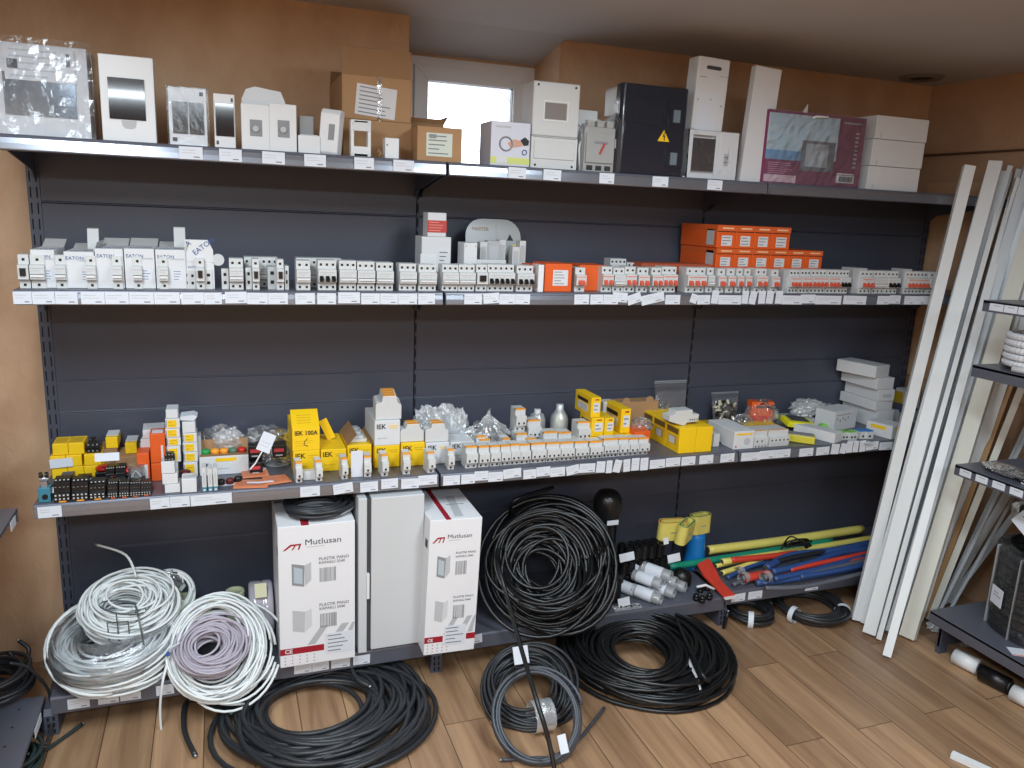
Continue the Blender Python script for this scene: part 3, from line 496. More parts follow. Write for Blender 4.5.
b.f += [(i*13+j, (i+1)*13+j, (i+1)*13+j+1, i*13+j+1) for i in range(24) for j in range(12)]; b.m += [0]*288; b.build('film', FILM3, t)
o = MB().prism([(0, 0), (.05, .0), (.075, .035), (.07, .05), (.05, .045)], 0, .0015, 0, 'y').build('paper_scrap', WHITE, None, loc=(PY(792, 113, -.34).x, -.34, PY(792, 113, -.32).z-.012)); tag(o, 'torn white paper corner sticking up behind the magenta carton', 'paper')
o.location.z = ZT+.004; o.scale = (1, 1, (PY(792, 104, -.32).z-ZT)/.05)
hs = [0]; 
for k, (vt, nm) in enumerate(((167, 'bottom'), (140, 'middle'), (116, 'top'))):
    x, w_, h = fit(866+k*1.5, 917+k*1.5, vt, -.37, ZT); t = carton(x, -.37+.003*k, ZT+.001+hs[-1], w_, .19, h-hs[-1]-.002, WHITE, f'plain white carton right of magenta carton, {nm} of three stacked', name='carton', group='three plain white cartons stacked on top shelf'); pr(t, w_*.1, w_*.12, .004, .02, LGREY, name='fold'); hs.append(h)
# ------------------------------------------------------------ middle shelf: front row
YM = -.392
T2 = 'grey two-pole circuit breaker'; T3 = 'grey three-pole circuit breaker with grey toggles'; T1 = 'grey single-pole circuit breaker'
# cartons behind, left
spec = [(33, 57, 250, 0), (66, 96, 252, 1), (97, 125, 249, 0), (126, 156, 249, 0), (157, 187, 250, 1)]
for i, (a, c, v, fl) in enumerate(spec):
    y = -.37; x, w_, h = fit(a, c, v, y, ZM)
    fls = (('back', .05, 15, M('grey_card_inside', (128, 126, 120), .8)), ('right', .03, 70, M('grey_card_inside'))) if i in (1, 4) else (('back', .06, 20, M('grey_card_inside')),)
    t = carton(x, y, ZM+.0005, w_, .17, h, WHITE, f'white breaker carton with blue letters and open lid, {ORD[i]} from the left', name='breaker_carton', flaps=fls, group='white breaker cartons on the middle shelf')
    if i in (1, 4): MB().prism([(.15, h), (.165, h+.06), (.175, h+.062), (.16, h)], w_*.55, w_*.95).build('flap', M('grey_card_inside'), t)
    text('EATON', .014, BLUEI, t, (w_*.06, -.0006, h*.78)); pr(t, w_*.55, w_*.9, h*.2, h*.5, LABEL, lines=4); pr(t, w_*.5, w_*.95, h*.74, h*.78, LGREY, name='printed_text'); text('EATON', .02, BLUEI, t, (w_*.2, .02, h+.0006), rot=(0, 0, math.radians(30)))
x, w_, h = fit(186.5, 215, 268, -.36, ZM); h = fit(186.5, 215, 240, -.36, ZM)[2]; t = thing('breaker_carton', 'tall white carton with slanted blue letters, lid raised, sixth from the left', 'box', (x, -.36, ZM+.0005), group='white breaker cartons on the middle shelf')
MB().box(0, w_, 0, .16, 0, h*.55).build('body', WHITE, t, bevel=.001); MB().prism([(0, h*.55), (w_, h*.55), (w_*.98, h*.8), (w_*.8, h), (0, h)], -.001, .001, 0, 'y').build('flap', WHITE, t); text('EATON', .022, BLUEI, t, (w_*.35, -.002, h*.68), rot=(math.pi/2, math.radians(-38), 0)); text('A', .022, BLUEI, t, (w_*.1, -.002, h*.85), rot=(math.pi/2, math.radians(-38), 0)); text('EATON', .01, BLUEI, t, (w_*.08, -.0006, h*.42))
MB().lathe([(0, 0), (.018, 0), (.018, .02), (0, .02)], 16).build('plastic_disc', M('clear_disc', (200, 204, 206), .3), t, loc=(w_+.012, .02, h*.6)).rotation_euler = (math.pi/2, 0, 0)
row([(19, 30, 252, 1, 'dark'), (31, 46, 251, 1, 'grey'), (56, 67, 252, 1, 'grey'), (87, 97, 252, 1, 'grey'), (113, 123, 253, 1, 'grey'), (134, 143, 253, 1, 'grey'), (160, 169, 254, 1, 'grey'), (197, 205, 256, 1, 'dark')], YM, ZM+.0005, T1+' before white cartons', 'on second shelf', 'single-pole breakers before the white cartons')
for i, (a, c, v) in enumerate(((183, 190, 270), (190, 196, 271), (205, 213, 270), (222, 229, 269), (246, 252, 268), (268, 277, 267), (285, 289, 266))):
    x, w_, h = fit(a, c, v, -.365, ZM); t = thing('auxiliary_contact', f'small grey auxiliary block with black holes between breakers, {ORD[i]} from the left', 'auxiliary block', (x, -.365, ZM+.0005), group='small grey auxiliary blocks on the middle shelf')
    b = MB().box(0, w_, 0, .06, 0, h).box(w_*.3, w_*.7, -.0006, 0, h*.65, h*.8, 1).box(w_*.3, w_*.7, -.0006, 0, h*.25, h*.4, 1); b.build('body', [CASE if i != 5 else CASEG, HOLE], t, bevel=.001)
row([(230, 244, 256, 2, 'grey', T2), (253, 260, 258, 1, 'dark', T1+' with black toggle'), (277.5, 284.5, 258, 1, 'dark', T1+' with black toggle'), (297, 311, 261, 2, 'grey', T2), (318.7, 337, 260, 3, 'black', 'grey three-pole circuit breaker with black toggles'),
     (340, 357, 261, 3, 'grey'), (358, 375.5, 262, 3, 'grey'), (377, 394, 263, 3, 'grey'), (400, 417, 264, 3, 'grey'), (419.5, 437, 265, 3, 'grey')], YM, ZM+.0005, T3, 'on second shelf, left bay', 'grey breakers in the left half of the middle shelf')
row([(245, 279, 251, 6, 'grey', 'six joined grey breaker poles in back row'), (297, 343, 253, 9, 'grey', 'nine joined grey breaker poles in back row')], YM+.085, ZM+.0005, '', 'on second shelf', 'joined breakers in the second row')
row([(443, 459, 265, 3, 'grey'), (459.5, 475.5, 265, 3, 'grey'), (477, 488, 265, 2, 'dark', T2+' with lever'), (488.5, 515, 265, 5, 'black', 'wide grey five-pole breaker with black toggles'), (517.5, 534, 266, 3, 'black', 'grey three-pole breaker with black toggles'),
     (576, 586, 268, 1, 'red', 'small white two-part breaker with red lever'), (602.5, 613, 267, 2, 'red', 'white two-pole breaker with red toggle'), (614, 625, 268, 2, 'grey', 'beige two-pole module'), (625.5, 636, 267, 2, 'red', 'white two-pole breaker with red toggle'), (638, 649, 268, 2, 'red', 'white two-pole breaker with red toggle'), (652, 662, 268, 2, 'red', 'white two-pole breaker with red toggle'),
     (662.5, 677, 266, 3, 'red', 'taller white residual-current breaker with red toggle'), (687, 706, 268, 3, 'orange', 'white three-pole residual breaker with red lever'), (707.5, 714, 268, 1, 'grey', 'yellowed single-pole module')], YM, ZM+.0005, T3, 'on second shelf, middle bay', 'breakers in the front row of the middle bay')
row([(718, 725.5, 269, 1, 'red'), (727.5, 735, 269, 1, 'red'), (737, 743, 269, 1, 'red'), (745, 751, 269, 1, 'red'), (756, 767, 269, 2, 'red', 'white two-pole breaker with red toggles'), (772, 779, 270, 1, 'red'), (790, 800, 270, 3, 'red', 'white three-pole breaker with red toggles'), (801, 811, 270, 3, 'red', 'white three-pole breaker with red toggles'),
     (811.5, 827, 270, 4, 'red', 'white four-pole breaker with red toggles'), (828, 839, 270, 3, 'red', 'cream three-pole breaker with red toggles'), (839.5, 849.5, 270, 3, 'black', 'white three-pole breaker with black toggles'), (861, 873, 271, 3, 'red', 'white three-pole breaker with red toggles'), (874, 886, 271, 3, 'grey'), (887, 899, 271, 3, 'black', 'white three-pole breaker with black toggles'),
     (906, 928, 271, 6, 'red', 'wide grey six-pole breaker with red toggles'), (929, 941, 271, 2, 'grey', 'white two-pole device with yellow base')], YM, ZM+.0005, 'white single-pole breaker with red toggle', 'on second shelf, right bay', 'breakers in the front row of the right bay')
row([(611, 627, 259, 4, 'grey'), (628, 641, 263, 3, 'grey')], YM+.16, ZM+.03, 'grey breaker lying on top of orange cartons', '', 'grey breakers on the orange cartons')
for i, (a, c, v) in enumerate(((849, 861, 268), (780, 790, 270), (899, 906, 269))):
    x, w_, h = fit(a, c, v, YM+.03, ZM); t = thing('blank_module', ['plain grey breaker side right of black-toggle breaker', 'plain grey breaker side before the red-toggle breaker group', 'plain grey breaker side left of the six-pole breaker'][i], 'circuit breaker', (x, YM+.02, ZM+.0005)); MB().box(0, w_*1.1, 0, .07, 0, h).box(w_*.3, w_*.8, -.0006, 0, h*.2, h*.7, 1).build('body', [CASEG, LGREY], t, bevel=.001)
# red device on white box
x, w_, h = fit(421, 450, 237, -.25, ZM); t = carton(x, -.25, ZM+.0005, w_, .1, h, WHITE, 'white carton with orange print under the red-banded box', name='device_carton'); pr(t, w_*.5, w_, h*.26, h*.31, ORANGE, name='printed_band'); pr(t, w_*.58, w_*.92, h*.48, h*.75, WHITE, lines=3); pr(t, w_*.05, w_*.5, h*.02, h*.24, WPL, name='printed_picture', lines=2); pr(t, -.004, w_*.5, h*.4, h*.66, WPL, name='printed_label')
x, w_, h2 = fit(427.5, 446, 213, -.25, ZM+h); t = carton(x, -.25, ZM+h+.001, w_, .07, h2, WHITE, 'small red and white box on top of the white carton', name='device_carton'); pr(t, -.001, w_+.001, h2*.18, h2*.68, M('red_card', (190, 62, 54), .5), y=-.002, name='printed_band', lines=4, ink=M('pale_red_print', (220, 150, 140), .6))
# rounded display plate
x, w_, h = fit(467, 522, 218, -.16, ZM); t = thing('display_plate', 'translucent rounded display plate leaning behind small grey modules', 'display plate', (x, -.16, ZM+.0005), rot=(math.radians(-12), 0, 0)); R_ = w_*.3; pf = [(0, 0), (w_, 0)]
for k in range(7): a = math.pi/2*k/6; pf.append((w_-R_+R_*math.cos(a), h-R_+R_*math.sin(a)))
for k in range(7): a = math.pi/2+math.pi/2*k/6; pf.append((R_+R_*math.cos(a), h-R_+R_*math.sin(a)))
MB().prism(pf, 0, .004, 0, 'y').build('plate', M('grey_acrylic', (158, 162, 162), .3), t); text('MASTER', .018, M('tan_ink', (150, 110, 80), .6), t, (w_*.12, -.001, h*.82)); MB().box(w_*.55, w_*.551, -.001, 0, h*.3, h).build('printed_line', GREY, t)
MB().prism([(w_*.8, h*.78), (w_*.86, h*.68), (w_*.74, h*.68)], -.001, 0, 0, 'y').build('printed_mark', INKD, t); pr(t, w_*.2, w_*.32, h*.5, h*.6, GREY, name='printed_picture'); pr(t, w_*.85, w_*.98, h*.5, h*.62, YEL, name='sticker')
x, w_, h = fit(463, 476, 243, -.3, ZM); t = carton(x, -.3, ZM+.0005, w_, .08, h, WHITE, 'slim white box left of the small grey modules', name='device_carton'); b = MB()
for a in (.1, .85):
    for c in (.06, .5, .92): b.box(w_*a, w_*a+.003, -.001, 0, h*c, h*c+.003)
b.build('printed_mark', INKD, t)
for i, (a, c, v, vb, m, dk) in enumerate(((479, 486, 242, 258, CASE, 0), (486, 498, 241, 262, CASEG, 1), (498, 504, 240, 258, CASE, 0), (511, 518, 247, 262, CASE, 1), (518, 524, 241, 262, CASE, 0), (476, 505, 260, 268, CASE, 0))):
    y = -.24+.008*(i % 3) if i < 5 else -.3; x, w_, h = fit(a, c, v, y, ZM); t = thing('signal_module', f'small grey electronic module in front of display plate, {ORD[i]} in the pile', 'electronic module', (x, y, ZM+.0005), 0, 'small modules in front of the display plate'); b = MB().box(0, w_, 0, .04 if i < 5 else .02, 0, h).box(w_*.15, w_*.85, -.001, 0, h*.55, h*.9, 1).box(w_*.35, w_*.65, -.001, 0, h*.4, h*.46, 2).build('body', [m, CASEG if not dk else LGREY, HOLE], t, bevel=.001)
o = MB().box(0, .03, 0, .05, 0, .016).build('terminal_block', GREEN, None, loc=(XL(473, -.29, ZM), -.35, ZM+.0008)); tag(o, 'small green terminal block before the small grey modules', 'terminal')
for (u, v, an, lb) in ((507, 262, -35, 'tilted white price card left, behind five-pole breaker'), (529, 262, -48, 'tilted white price card right, behind the three-pole black-toggle breaker')):
    p = PY(u, v, -.30); o = MB().box(-.026, .026, 0, .0012, -.013, .013).build('price_card', LABEL, None, loc=p); o.rotation_euler = (math.radians(-15), math.radians(an), 0); tag(o, lb, 'price card'); o.location.z = ZM+.03
# orange cartons
x, w_, h = fit(537.5, 543, 265, YM, ZM); t = thing('white_slab', 'slim white cover standing upright left of the orange carton', 'cover', (x, YM, ZM+.0005)); MB().box(0, w_, 0, .06, 0, h).build('body', WPL, t, bevel=.001)
def orange(x, y, z, w_, d, h, lb, g='orange breaker cartons', body=ORANGE):
    t = carton(x, y, z, w_, d, h, body, lb, name='orange_carton', group=g); MB().box(-.0006, w_+.0006, -.0008, d, h*.74, h*.99).build('lid', M('orange_lid', (214, 96, 40), .5), t); pr(t, .002, w_-.002, h*.7, h*.735, INKD, name='gap'); pr(t, w_*.25, w_*.8, h*.1, h*.55, WHITE, name='sticker', lines=3); pr(t, w_*.25, w_*.85, h*.83, h*.9, M('peach_print', (240, 190, 150), .6), y=-.0012, name='printed_text'); return t
x, w_, h = fit(544, 571, 264, YM+.01, ZM); t = carton(x, YM+.01, ZM+.0005, w_, .12, h, ORANGE, 'orange carton with large white label in the front row', name='orange_carton', group='orange breaker cartons'); pr(t, w_*.3, w_*.85, h*.22, h*.78, WHITE, name='sticker', lines=5)
x, w_, h = fit(586, 600, 265, YM+.07, ZM); carton(x-.04, YM+.05, ZM+.0005, w_+.05, .12, h, ORANGE, 'orange carton behind the small white two-part breaker', name='orange_carton', group='orange breaker cartons')
x, w_, h = fit(530, 541, 265, YM+.05, ZM); carton(x, YM+.05, ZM+.0005, w_, .1, h, ORANGE, 'orange carton mostly hidden behind the slim white cover', name='orange_carton', group='orange breaker cartons')
x, w_, h = fit(640, 712, 264, -.28, ZM); carton(x, -.28, ZM+.0005, w_, .1, h, M('dull_orange', (176, 82, 52), .6), 'long dull orange carton lying behind red-toggle breakers', name='orange_carton', group='orange breaker cartons')
YO = -.30; z1 = fit(715, 733, 268, YO, ZM)[2]
us = [715, 733, 751, 769, 787, 804, 821]; zb_ = fit(715, 733, 248, YO, ZM)[2]; zt_ = fit(715, 733, 225, YO, ZM)[2]
for i in range(6):
    x, x1 = XL(us[i], YO, ZM+z1), XL(us[i+1], YO, ZM+z1); orange(x, YO, ZM+.0005, x1-x-.001, .26, z1-.001, f'orange carton, bottom layer of the stack, {ORD[i]} from the left')
    q = orange(x, YO, ZM+z1, x1-x-.001, .26, zb_-z1-.001, f'orange carton, middle layer of the stack, {ORD[i]} from the left')
    if i == 0: prside(q, .02, .07, .01, (zb_-z1)*.85, LGREY, name='side_tab')
for i, (a, c) in enumerate(((716, 735), (735, 753), (753, 770.5), (770.5, 789))):
    x, x1 = XL(a, YO, ZM+zb_), XL(c, YO, ZM+zb_); q = orange(x, YO, ZM+zb_, x1-x-.001, .26 if i < 1 else .2, zt_-zb_, f'orange carton, top layer of the stack, {ORD[i]} from the left')
    if i == 0: prside(q, .02, .07, .01, (zt_-zb_)*.8, LGREY, name='side_tab')
x, w_, h = fit(929, 940, 288, YM, ZM)
# ------------------------------------------------------------ third shelf
def f3(uL, uR, vT, vB, z0=Z3, um=None):      # placed by its front base line on the shelf
    y = PZ((uL+uR)/2, vB, z0).y; y = max(y, FY+.006); x, w_, h = fit(uL, uR, vT, y, z0); return x, y, w_, h
def box3(uL, uR, vT, vB, d, mat, label, z0=None, y=None, name='carton', cat='box', **k):
    z = (Z3 if z0 is None else z0)+.0006
    if y is None: x, y, w_, h = f3(uL, uR, vT, vB, z)
    else: x, w_, h = fit(uL, uR, vT, y, z)
    return carton(x, y, z, w_, d, h, mat, label, cat, name=name, **k), x, y, w_, h
# yellow relay boxes, left
yl = PZ(75, 478, Z3).y; us = [52.5, 68.5, 84.5, 101]; hr = fit(52, 68, 467.5, yl, Z3)[2]
for r_ in range(3):
    for c in range(3 if r_ < 2 else 2):
        x, x1 = XL(us[c]-(r_ == 1)*2+(r_ == 1 and c == 2)*2, yl, Z3+hr*r_), XL(us[c+1]-(r_ == 1)*2+(c == 2)*3, yl, Z3+hr*r_)
        t = carton(x, yl+.006*(r_ == 2), Z3+.0006+hr*r_, x1-x-.001, .085, hr-.0012, YEL, f"yellow relay box, {['bottom', 'middle', 'top'][r_]} row, {ORD[c]} from left, far left of third shelf", name='relay_carton', group='stacked yellow relay boxes at the far left'); prtop(t, .004, x1-x-.006, .01, .07, hr-.0012, YELD)
o = MB().box(0, .066, 0, .001, 0, .03).build('price_card', LABEL, None, loc=(XL(50.5, yl-.004, Z3+hr), yl-.006, Z3+hr*1.0)); tag(o, 'white price card against the left yellow relay boxes', 'price card'); o.rotation_euler = (0, math.radians(-3), 0)
def relay(x, y, z, s, label, rz=0, m=BLACK, top=True):
    t = thing('relay', label, 'relay', (x, y, z), rz); b = MB().box(0, s, 0, s*.9, 0, s*.5).box(s*.1, s*.9, s*.08, s*.8, s*.5, s*.8)
    for k in range(3): b.box(s*(.1+.3*k), s*(.24+.3*k), -.001, 0, s*.1, s*.2, 1).box(s*(.1+.3*k), s*(.24+.3*k), s*.07, s*.08, s*.56, s*.7, 1)
    b.build('body', [m, SILV], t, bevel=.001)
    if top: MB().cyl((s*.5, s*.45, s*.8), (s*.5, s*.45, s*1.05), s*.14, s*.1, 10).box(s*.3, s*.7, s*.3, s*.6, s*1.05, s*1.15).build('knob', m, t)
    return t
p = PZ(87, 455, Z3+hr*2); relay(XL(86, yl, Z3+hr*2), yl+.01, Z3+hr*2+.001, .042, 'black relay with silver contacts on top of the yellow boxes')
b = MB().box(0, .13, 0, .12, 0, .055); yb_ = -.16; x = XL(117, yb_, Z3)
t = carton(x, yb_, Z3+.0006, .07, .12, .055, CARD, 'small tan carton carrying the yellow-ended boxes at the back left', name='carton')
t = carton(XL(103, -.14, Z3)-.01, -.12, Z3+.0006, .055, .1, .075, CARDD, 'tan carton behind the red push buttons', name='carton')
for (a, c, v, vb, lb) in ((106, 118, 434, 446, 'yellow and white box at the back, left of the tan carton'), (125.5, 137, 427, 440, 'yellow and white box at the back, on the tan carton')):
    z = Z3+.077 if a < 120 else Z3+.057; y = -.12 if a < 120 else -.13; x, w_, h = fit(a, c, v, y, z); t = carton(x, y, z, w_, .09, .038, YEL, lb, name='relay_carton'); prtop(t, 0, w_, .02, .09, .038, WHITE)
def button(u, v, y, z, r_, col, label, nm='push_button'):
    x = XL(u, y, z); t = thing(nm, label, 'push button', (x, y, z)); MB().box(-r_*1.1, r_*1.1, -r_, r_, 0, r_*1.6).build('body', BLACK, t, bevel=.002); MB().lathe([(0, r_*2.5), (r_*.8, r_*2.45), (r_*1.15, r_*2.2), (r_*1.15, r_*1.9), (r_*.6, r_*1.6), (0, r_*1.6)], 18).build('button_cap', col, t, smooth=True); return t
button(104, 450, -.22, Z3+.0006, .02, RED, 'red push button with white mark, left, above the white price card'); button(129, 452, -.25, Z3+.0006, .019, RED, 'red mushroom push button on black base, right of price card'); button(113, 466, -.27, Z3+.0006, .014, M('dark_red', (90, 24, 26), .4), 'dark red push button below the white price card'); button(185.5, 468, -.29, Z3+.0006, .0155, M('dark_red'), 'dark red mushroom button between white-yellow box columns')
o = MB().box(-.035, .035, 0, .001, -.013, .013).build('price_card', LABEL, None, loc=PY(107, 457, -.29)); tag(o, 'white price card before the red push buttons', 'price card'); o.rotation_euler = (math.radians(-20), 0, 0)
def contactor(uL, uR, vT, vB, label, g='black contactors at the far left', dots=4, z0=Z3):
    x, y, w_, h = f3(uL, uR, vT, vB, z0+.0006); h = min(h, .075); t = thing('contactor', label, 'contactor', (x, y, z0+.0006), 0, g)
    b = MB().prism([(0, 0), (0, h*.42), (.01, h*.46), (.012, h*.9), (.03, h), (.065, h), (.07, 0)], 0, w_*.97)
    for k in range(dots):
        c = w_*(k+.5)/dots*.97; q = w_*.055
        b.box(c-q, c+q, -.0008, 0, h*.12, h*.2, 1).box(c-q, c+q, -.0008, 0, h*.3, h*.38, 1).box(c-q, c+q, .011, .012, h*.6, h*.7, 1).box(c-q, c+q, .022, .026, h*.96, h*1.004, 1)
    b.build('body', [BLACK, M('pale_terminal', (196, 198, 200), .4)], t, bevel=.0008); MB().box(w_*.3, w_*.72, -.0014, 0, -.0, h*.07).build('stripe', ORG if uL < 100 else ORANGE, t); return t
for i, (a, c, v, vb) in enumerate(((54, 71, 482, 505), (72, 89, 482, 504), (89.5, 106, 484, 503))): contactor(a, c, v, vb, f'black contactor with orange stripe beside the teal switch, {ORD[i]} from left')
for i, (a, c, v, vb) in enumerate(((108, 118, 485, 500), (119, 129.5, 485, 499.5), (130, 141, 485, 499), (141, 151.5, 485, 498.5))): contactor(a, c, v, vb, f'black contactor under a white card, {ORD[i]} from left in the orange-striped four', g='four joined black contactors', dots=4)
for i, (a, c, v, vb) in enumerate(((60, 73, 478, 490), (76, 90, 480, 490), (106, 115, 470, 487), (116, 126, 469, 486))): contactor(a, c, v, vb, ['black contactor behind the front left one', 'black contactor behind the middle front one', 'black contactor behind the four striped ones, left', 'black contactor behind the four striped ones, right'][i], g='black contactors in the back row')
for (u0, u1, v, y, an, lb) in ((77, 100, 481, -.33, -2, 'white card lying on the black contactors, beside yellow boxes'), (124, 147, 484, -.36, -3, 'white card standing on the four joined contactors'), (50, 57, 490, -.36, -10, 'small white card between teal switch and contactors')):
    p = PY((u0+u1)/2, v, y); o = MB().box(-(u1-u0)*.0012, (u1-u0)*.0012, 0, .001, -.009, .009).build('price_card', LABEL, None, loc=p); o.rotation_euler = (math.radians(-35), math.radians(an), 0); tag(o, lb, 'price card')
t = thing('clear_relay', 'clear-cased relay with silver contacts behind the four joined contactors', 'relay', (XL(128, -.3, Z3), -.3, Z3+.0006)); MB().box(0, .05, 0, .045, 0, .022).build('base', BLACK, t); MB().box(.002, .048, .002, .043, .022, .062).build('case', film('clear_plastic', .1), t); MB().box(.01, .04, .01, .03, .022, .05).tube([(.012, .0, .03), (.025, .0, .05), (.04, 0, .03)], .003).build('coil', [CASEG], t)
t = thing('limit_switch', 'teal limit switch with small roller lever, leftmost on the third shelf', 'switch', (XL(38.5, -.4, Z3), -.395, Z3+.0006)); MB().box(0, .032, 0, .05, 0, .045).build('body', TEAL, t, bevel=.002); MB().cyl((.018, -.003, .018), (.018, .001, .018), .008, n=14).build('gland', BLACK, t)
MB().box(.008, .024, .01, .03, .045, .062).cyl((.004, .02, .068), (.028, .02, .068), .007, n=12).build('head', SILV, t); MB().cyl((.004, .015, .082), (.012, .015, .082), .009, n=14).cyl((.02, .015, .082), (.028, .015, .082), .009, n=14).beam((.01, .018, .062), (.012, .018, .082), .004, .004).build('roller', BLACK, t)
# white boxes at the back and orange ones
zz = Z3+.0006
for i, (a, c, dx, rz, h) in enumerate(((143, 166, 0, 0, .05), (141, 165, 0, 6, .04), (141, 164, 0, -4, .036), (143, 165, .0, 3, .03))):
    x = XL(a, -.2, zz); w_ = XL(c, -.2, zz)-x; t = carton(x, -.2, zz, w_, .09, h-.001, WHITE, f"white relay carton at the back left, {['bottom', 'second', 'third', 'top'][i]} of the four stacked", name='relay_carton', rz=rz, group='white cartons stacked behind the orange ones'); zz += h+.0
for (a, c, v, vb, z0, d, lb) in ((152, 162, 462, 479, 0, .06, 'orange carton with open end, lower, under upright orange carton'), (151, 166, 434, 452, .062, .07, 'upright orange carton with round picture on top'), (138, 150.5, 452, 472, 0, .07, 'orange and white carton leaning left of other orange cartons')):
    y = -.27; x, w_, h = fit(a, c, v, y, Z3+z0); 
    if z0 == 0: h = min(h, .06) if a > 150 else h*.95
    t = carton(x, y, Z3+z0+.0008, w_, d, h, ORANGE, lb, name='orange_carton', group='orange cartons on the third shelf')
    if a == 138: pr(t, w_*.3, w_*.85, 0, h*.6, WHITE, name='printed_picture')
    if a == 151: prtop(t, .006, w_-.006, .01, .05, h, WHITE); pr(t, w_*.72, w_*.86, h*.1, h*.6, WHITE, name='printed_text')
# yellow fronted white boxes in two columns
for (us_, y, ds, vs, nm) in ((((167, 181), (167, 181), (165.5, 180), (165.5, 180)), -.25, .07, (446, 437.5, 428.5, 418.5), 'left'), (((184, 198), (184, 198), (183, 197.5), (183, 197)), -.25, .07, (462, 452, 442.5, 433), 'right')):
    z = Z3+.0006+(.055 if nm == 'left' else 0)
    if nm == 'left': t = carton(XL(167, -.25, Z3), -.25, z-.055, .035, .07, .053, WHITE, 'plain white carton at the foot of the left yellow-labelled column', name='relay_carton')
    for k in range(4):
        (a, c) = us_[k]; x, w_, h = fit(a, c, vs[k], y, z); h = max(h, .02); t = carton(x, y, z, w_, ds, h-.001, WHITE, f"white carton with yellow label, {nm} column, {['bottom', 'second', 'third', 'top'][k]} of four", name='relay_carton', group='white cartons with yellow labels'); pr(t, w_*.16, w_*.78, h*.12, h*.84, YEL, name='printed_label', lines=2, ink=YELD); pr(t, w_*.04, w_*.1, h*.12, h*.84, GREY, name='printed_text'); z += h+.0002
    if nm == 'left': carton(XL(166, y, z), y, z, .036, .07, .03, WHITE, 'plain white carton on top of the left yellow-labelled column', name='relay_carton')
    else:
        t = carton(XL(182.5, y, z), y, z, .04, .07, .038, WHITE, 'white carton on top of the right yellow-labelled column', name='relay_carton'); o = MB().prism([(0, 0), (.04, -.004), (.052, .01), (.04, .016), (0, .012)], 0, .06, 0, 'y').build('folded_paper', LABEL, None, loc=(XL(181, y, z), y+.002, z+.039+.005)); tag(o, 'folded white leaflet on top of the right yellow-labelled column', 'leaflet')
carton(XL(198.5, -.22, Z3), -.22, Z3+.0006, .012, .06, .13, LGREY, 'thin grey-white box edge right of the yellow-labelled columns', name='relay_carton')
zz = Z3+.0006
for i, (a, c, v, dx) in enumerate(((165, 180.5, 484, .5), (162.5, 178, 473.5, -1), (161.5, 175, 461.5, 0))):
    y = PZ(172, 493, Z3).y; x, w_, h = fit(a, c, v, y, zz); t = carton(x, y, zz, w_, .06, h-.001, WHITE, f"white relay box at the shelf front, {['bottom', 'middle', 'top'][i]} of three stacked", name='relay_carton', group='three white relay boxes stacked at the front', rz=(0, 3, -2)[i]); zz += h
relay(XL(164.5, y+.01, zz), y+.008, zz, .03, 'small black relay on the three stacked white relay boxes', top=False)
t, x, y, w_, h = box3(182, 197, 479, 493, .06, WHITE, 'single white relay box with dark print, right of the stacked three', name='relay_carton'); prtop(t, w_*.1, w_*.9, .01, .04, h, LGREY)
# lamp tray
t, x, y, w_, h = box3(200, 249, 456, 474.5, .08, WHITE, 'white and tan open tray holding round coloured indicator lamps', name='lamp_tray', cat='tray'); MB().box(-.001, w_+.001, .088, .0905, 0, h+.035).build('back_panel', CARD, t); MB().box(.002, w_-.002, .002, .088, h, h+.001).build('opening', CARDD, t); text('IEK', .014, INKD, t, (w_*.06, -.001, h*.5), bold=.0006); pr(t, w_*.32, w_*.75, h*.72, h*.9, YEL, name='printed_band'); pr(t, w_*.32, w_*.6, h*.3, h*.36, LGREY, name='printed_text')
LY, LX, LZ, LW = y, x, Z3+.002+h, w_
for i, (m, lb) in enumerate(((GREEN, 'green'), (ORG, 'first amber'), (ORG, 'second amber'), (M('grey_green', (90, 120, 100), .4), 'grey-green'), (RED, 'red'))):
    o = thing('indicator_lamp', f'{lb} round indicator lamp standing in the white lamp tray', 'indicator lamp', (LX+LW*(.13+.185*i), LY+.035, LZ)); MB().lathe([(.013, 0), (.0145, .004), (.0145, .01), (.011, .015), (0, .017)], 16).build('lens', m, o, smooth=True); o['group'] = 'round lamps in the tray'
for i, (a, c, v, vb) in enumerate(((202.5, 206.8, 468, 495), (208.5, 212.8, 469, 495), (213.8, 218, 468, 494))):
    x, y, w_, h = f3(a, c, v, vb); t = thing('terminal_module', f'slim white module with blue foot before the lamp tray, {ORD[i]} from left', 'terminal', (x, y, Z3+.0006), 0, 'slim modules with blue feet'); MB().box(0, w_, 0, .05, .014, h).box(w_*.3, w_*.7, -.0006, 0, h*.3, h*.8, 1).build('body', [CASE, LGREY], t, bevel=.0006); MB().box(0, w_, -.001, .045, 0, .014).box(w_*.2, w_*.8, -.0016, -.001, .002, .008, 1).build('foot', [TEAL, WHITE], t)
for i, (u, v, m) in enumerate(((221, 481, BLACK), (230, 480, M('dark_red')), (238, 478, BLACK))):
    p = PZ(u, v+4, Z3); t = thing('round_switch', f"small round {'dark red' if i == 1 else 'black'} switch before the lamp tray{'' if i == 1 else [', left', '', ', right'][i]}", 'switch', (p.x, p.y, Z3+.0008)); MB().lathe([(.012, 0), (.013, .014), (.009, .02), (0, .02)], 14).build('body', m, t, smooth=True); MB().cyl((0, -.013, .01), (0, -.017, .01), .005, n=10).build('knob', m, t)
o = MB().prism([(0, 0), (.11, .004), (.12, .03), (.03, .035), (0, .02)], 0, .001, 0, 'z').build('paper_slip', LABEL, None, loc=PZ(213, 487, Z3)+Vector((0, 0, .001))); tag(o, 'flat white paper slip under the small round switches', 'paper')
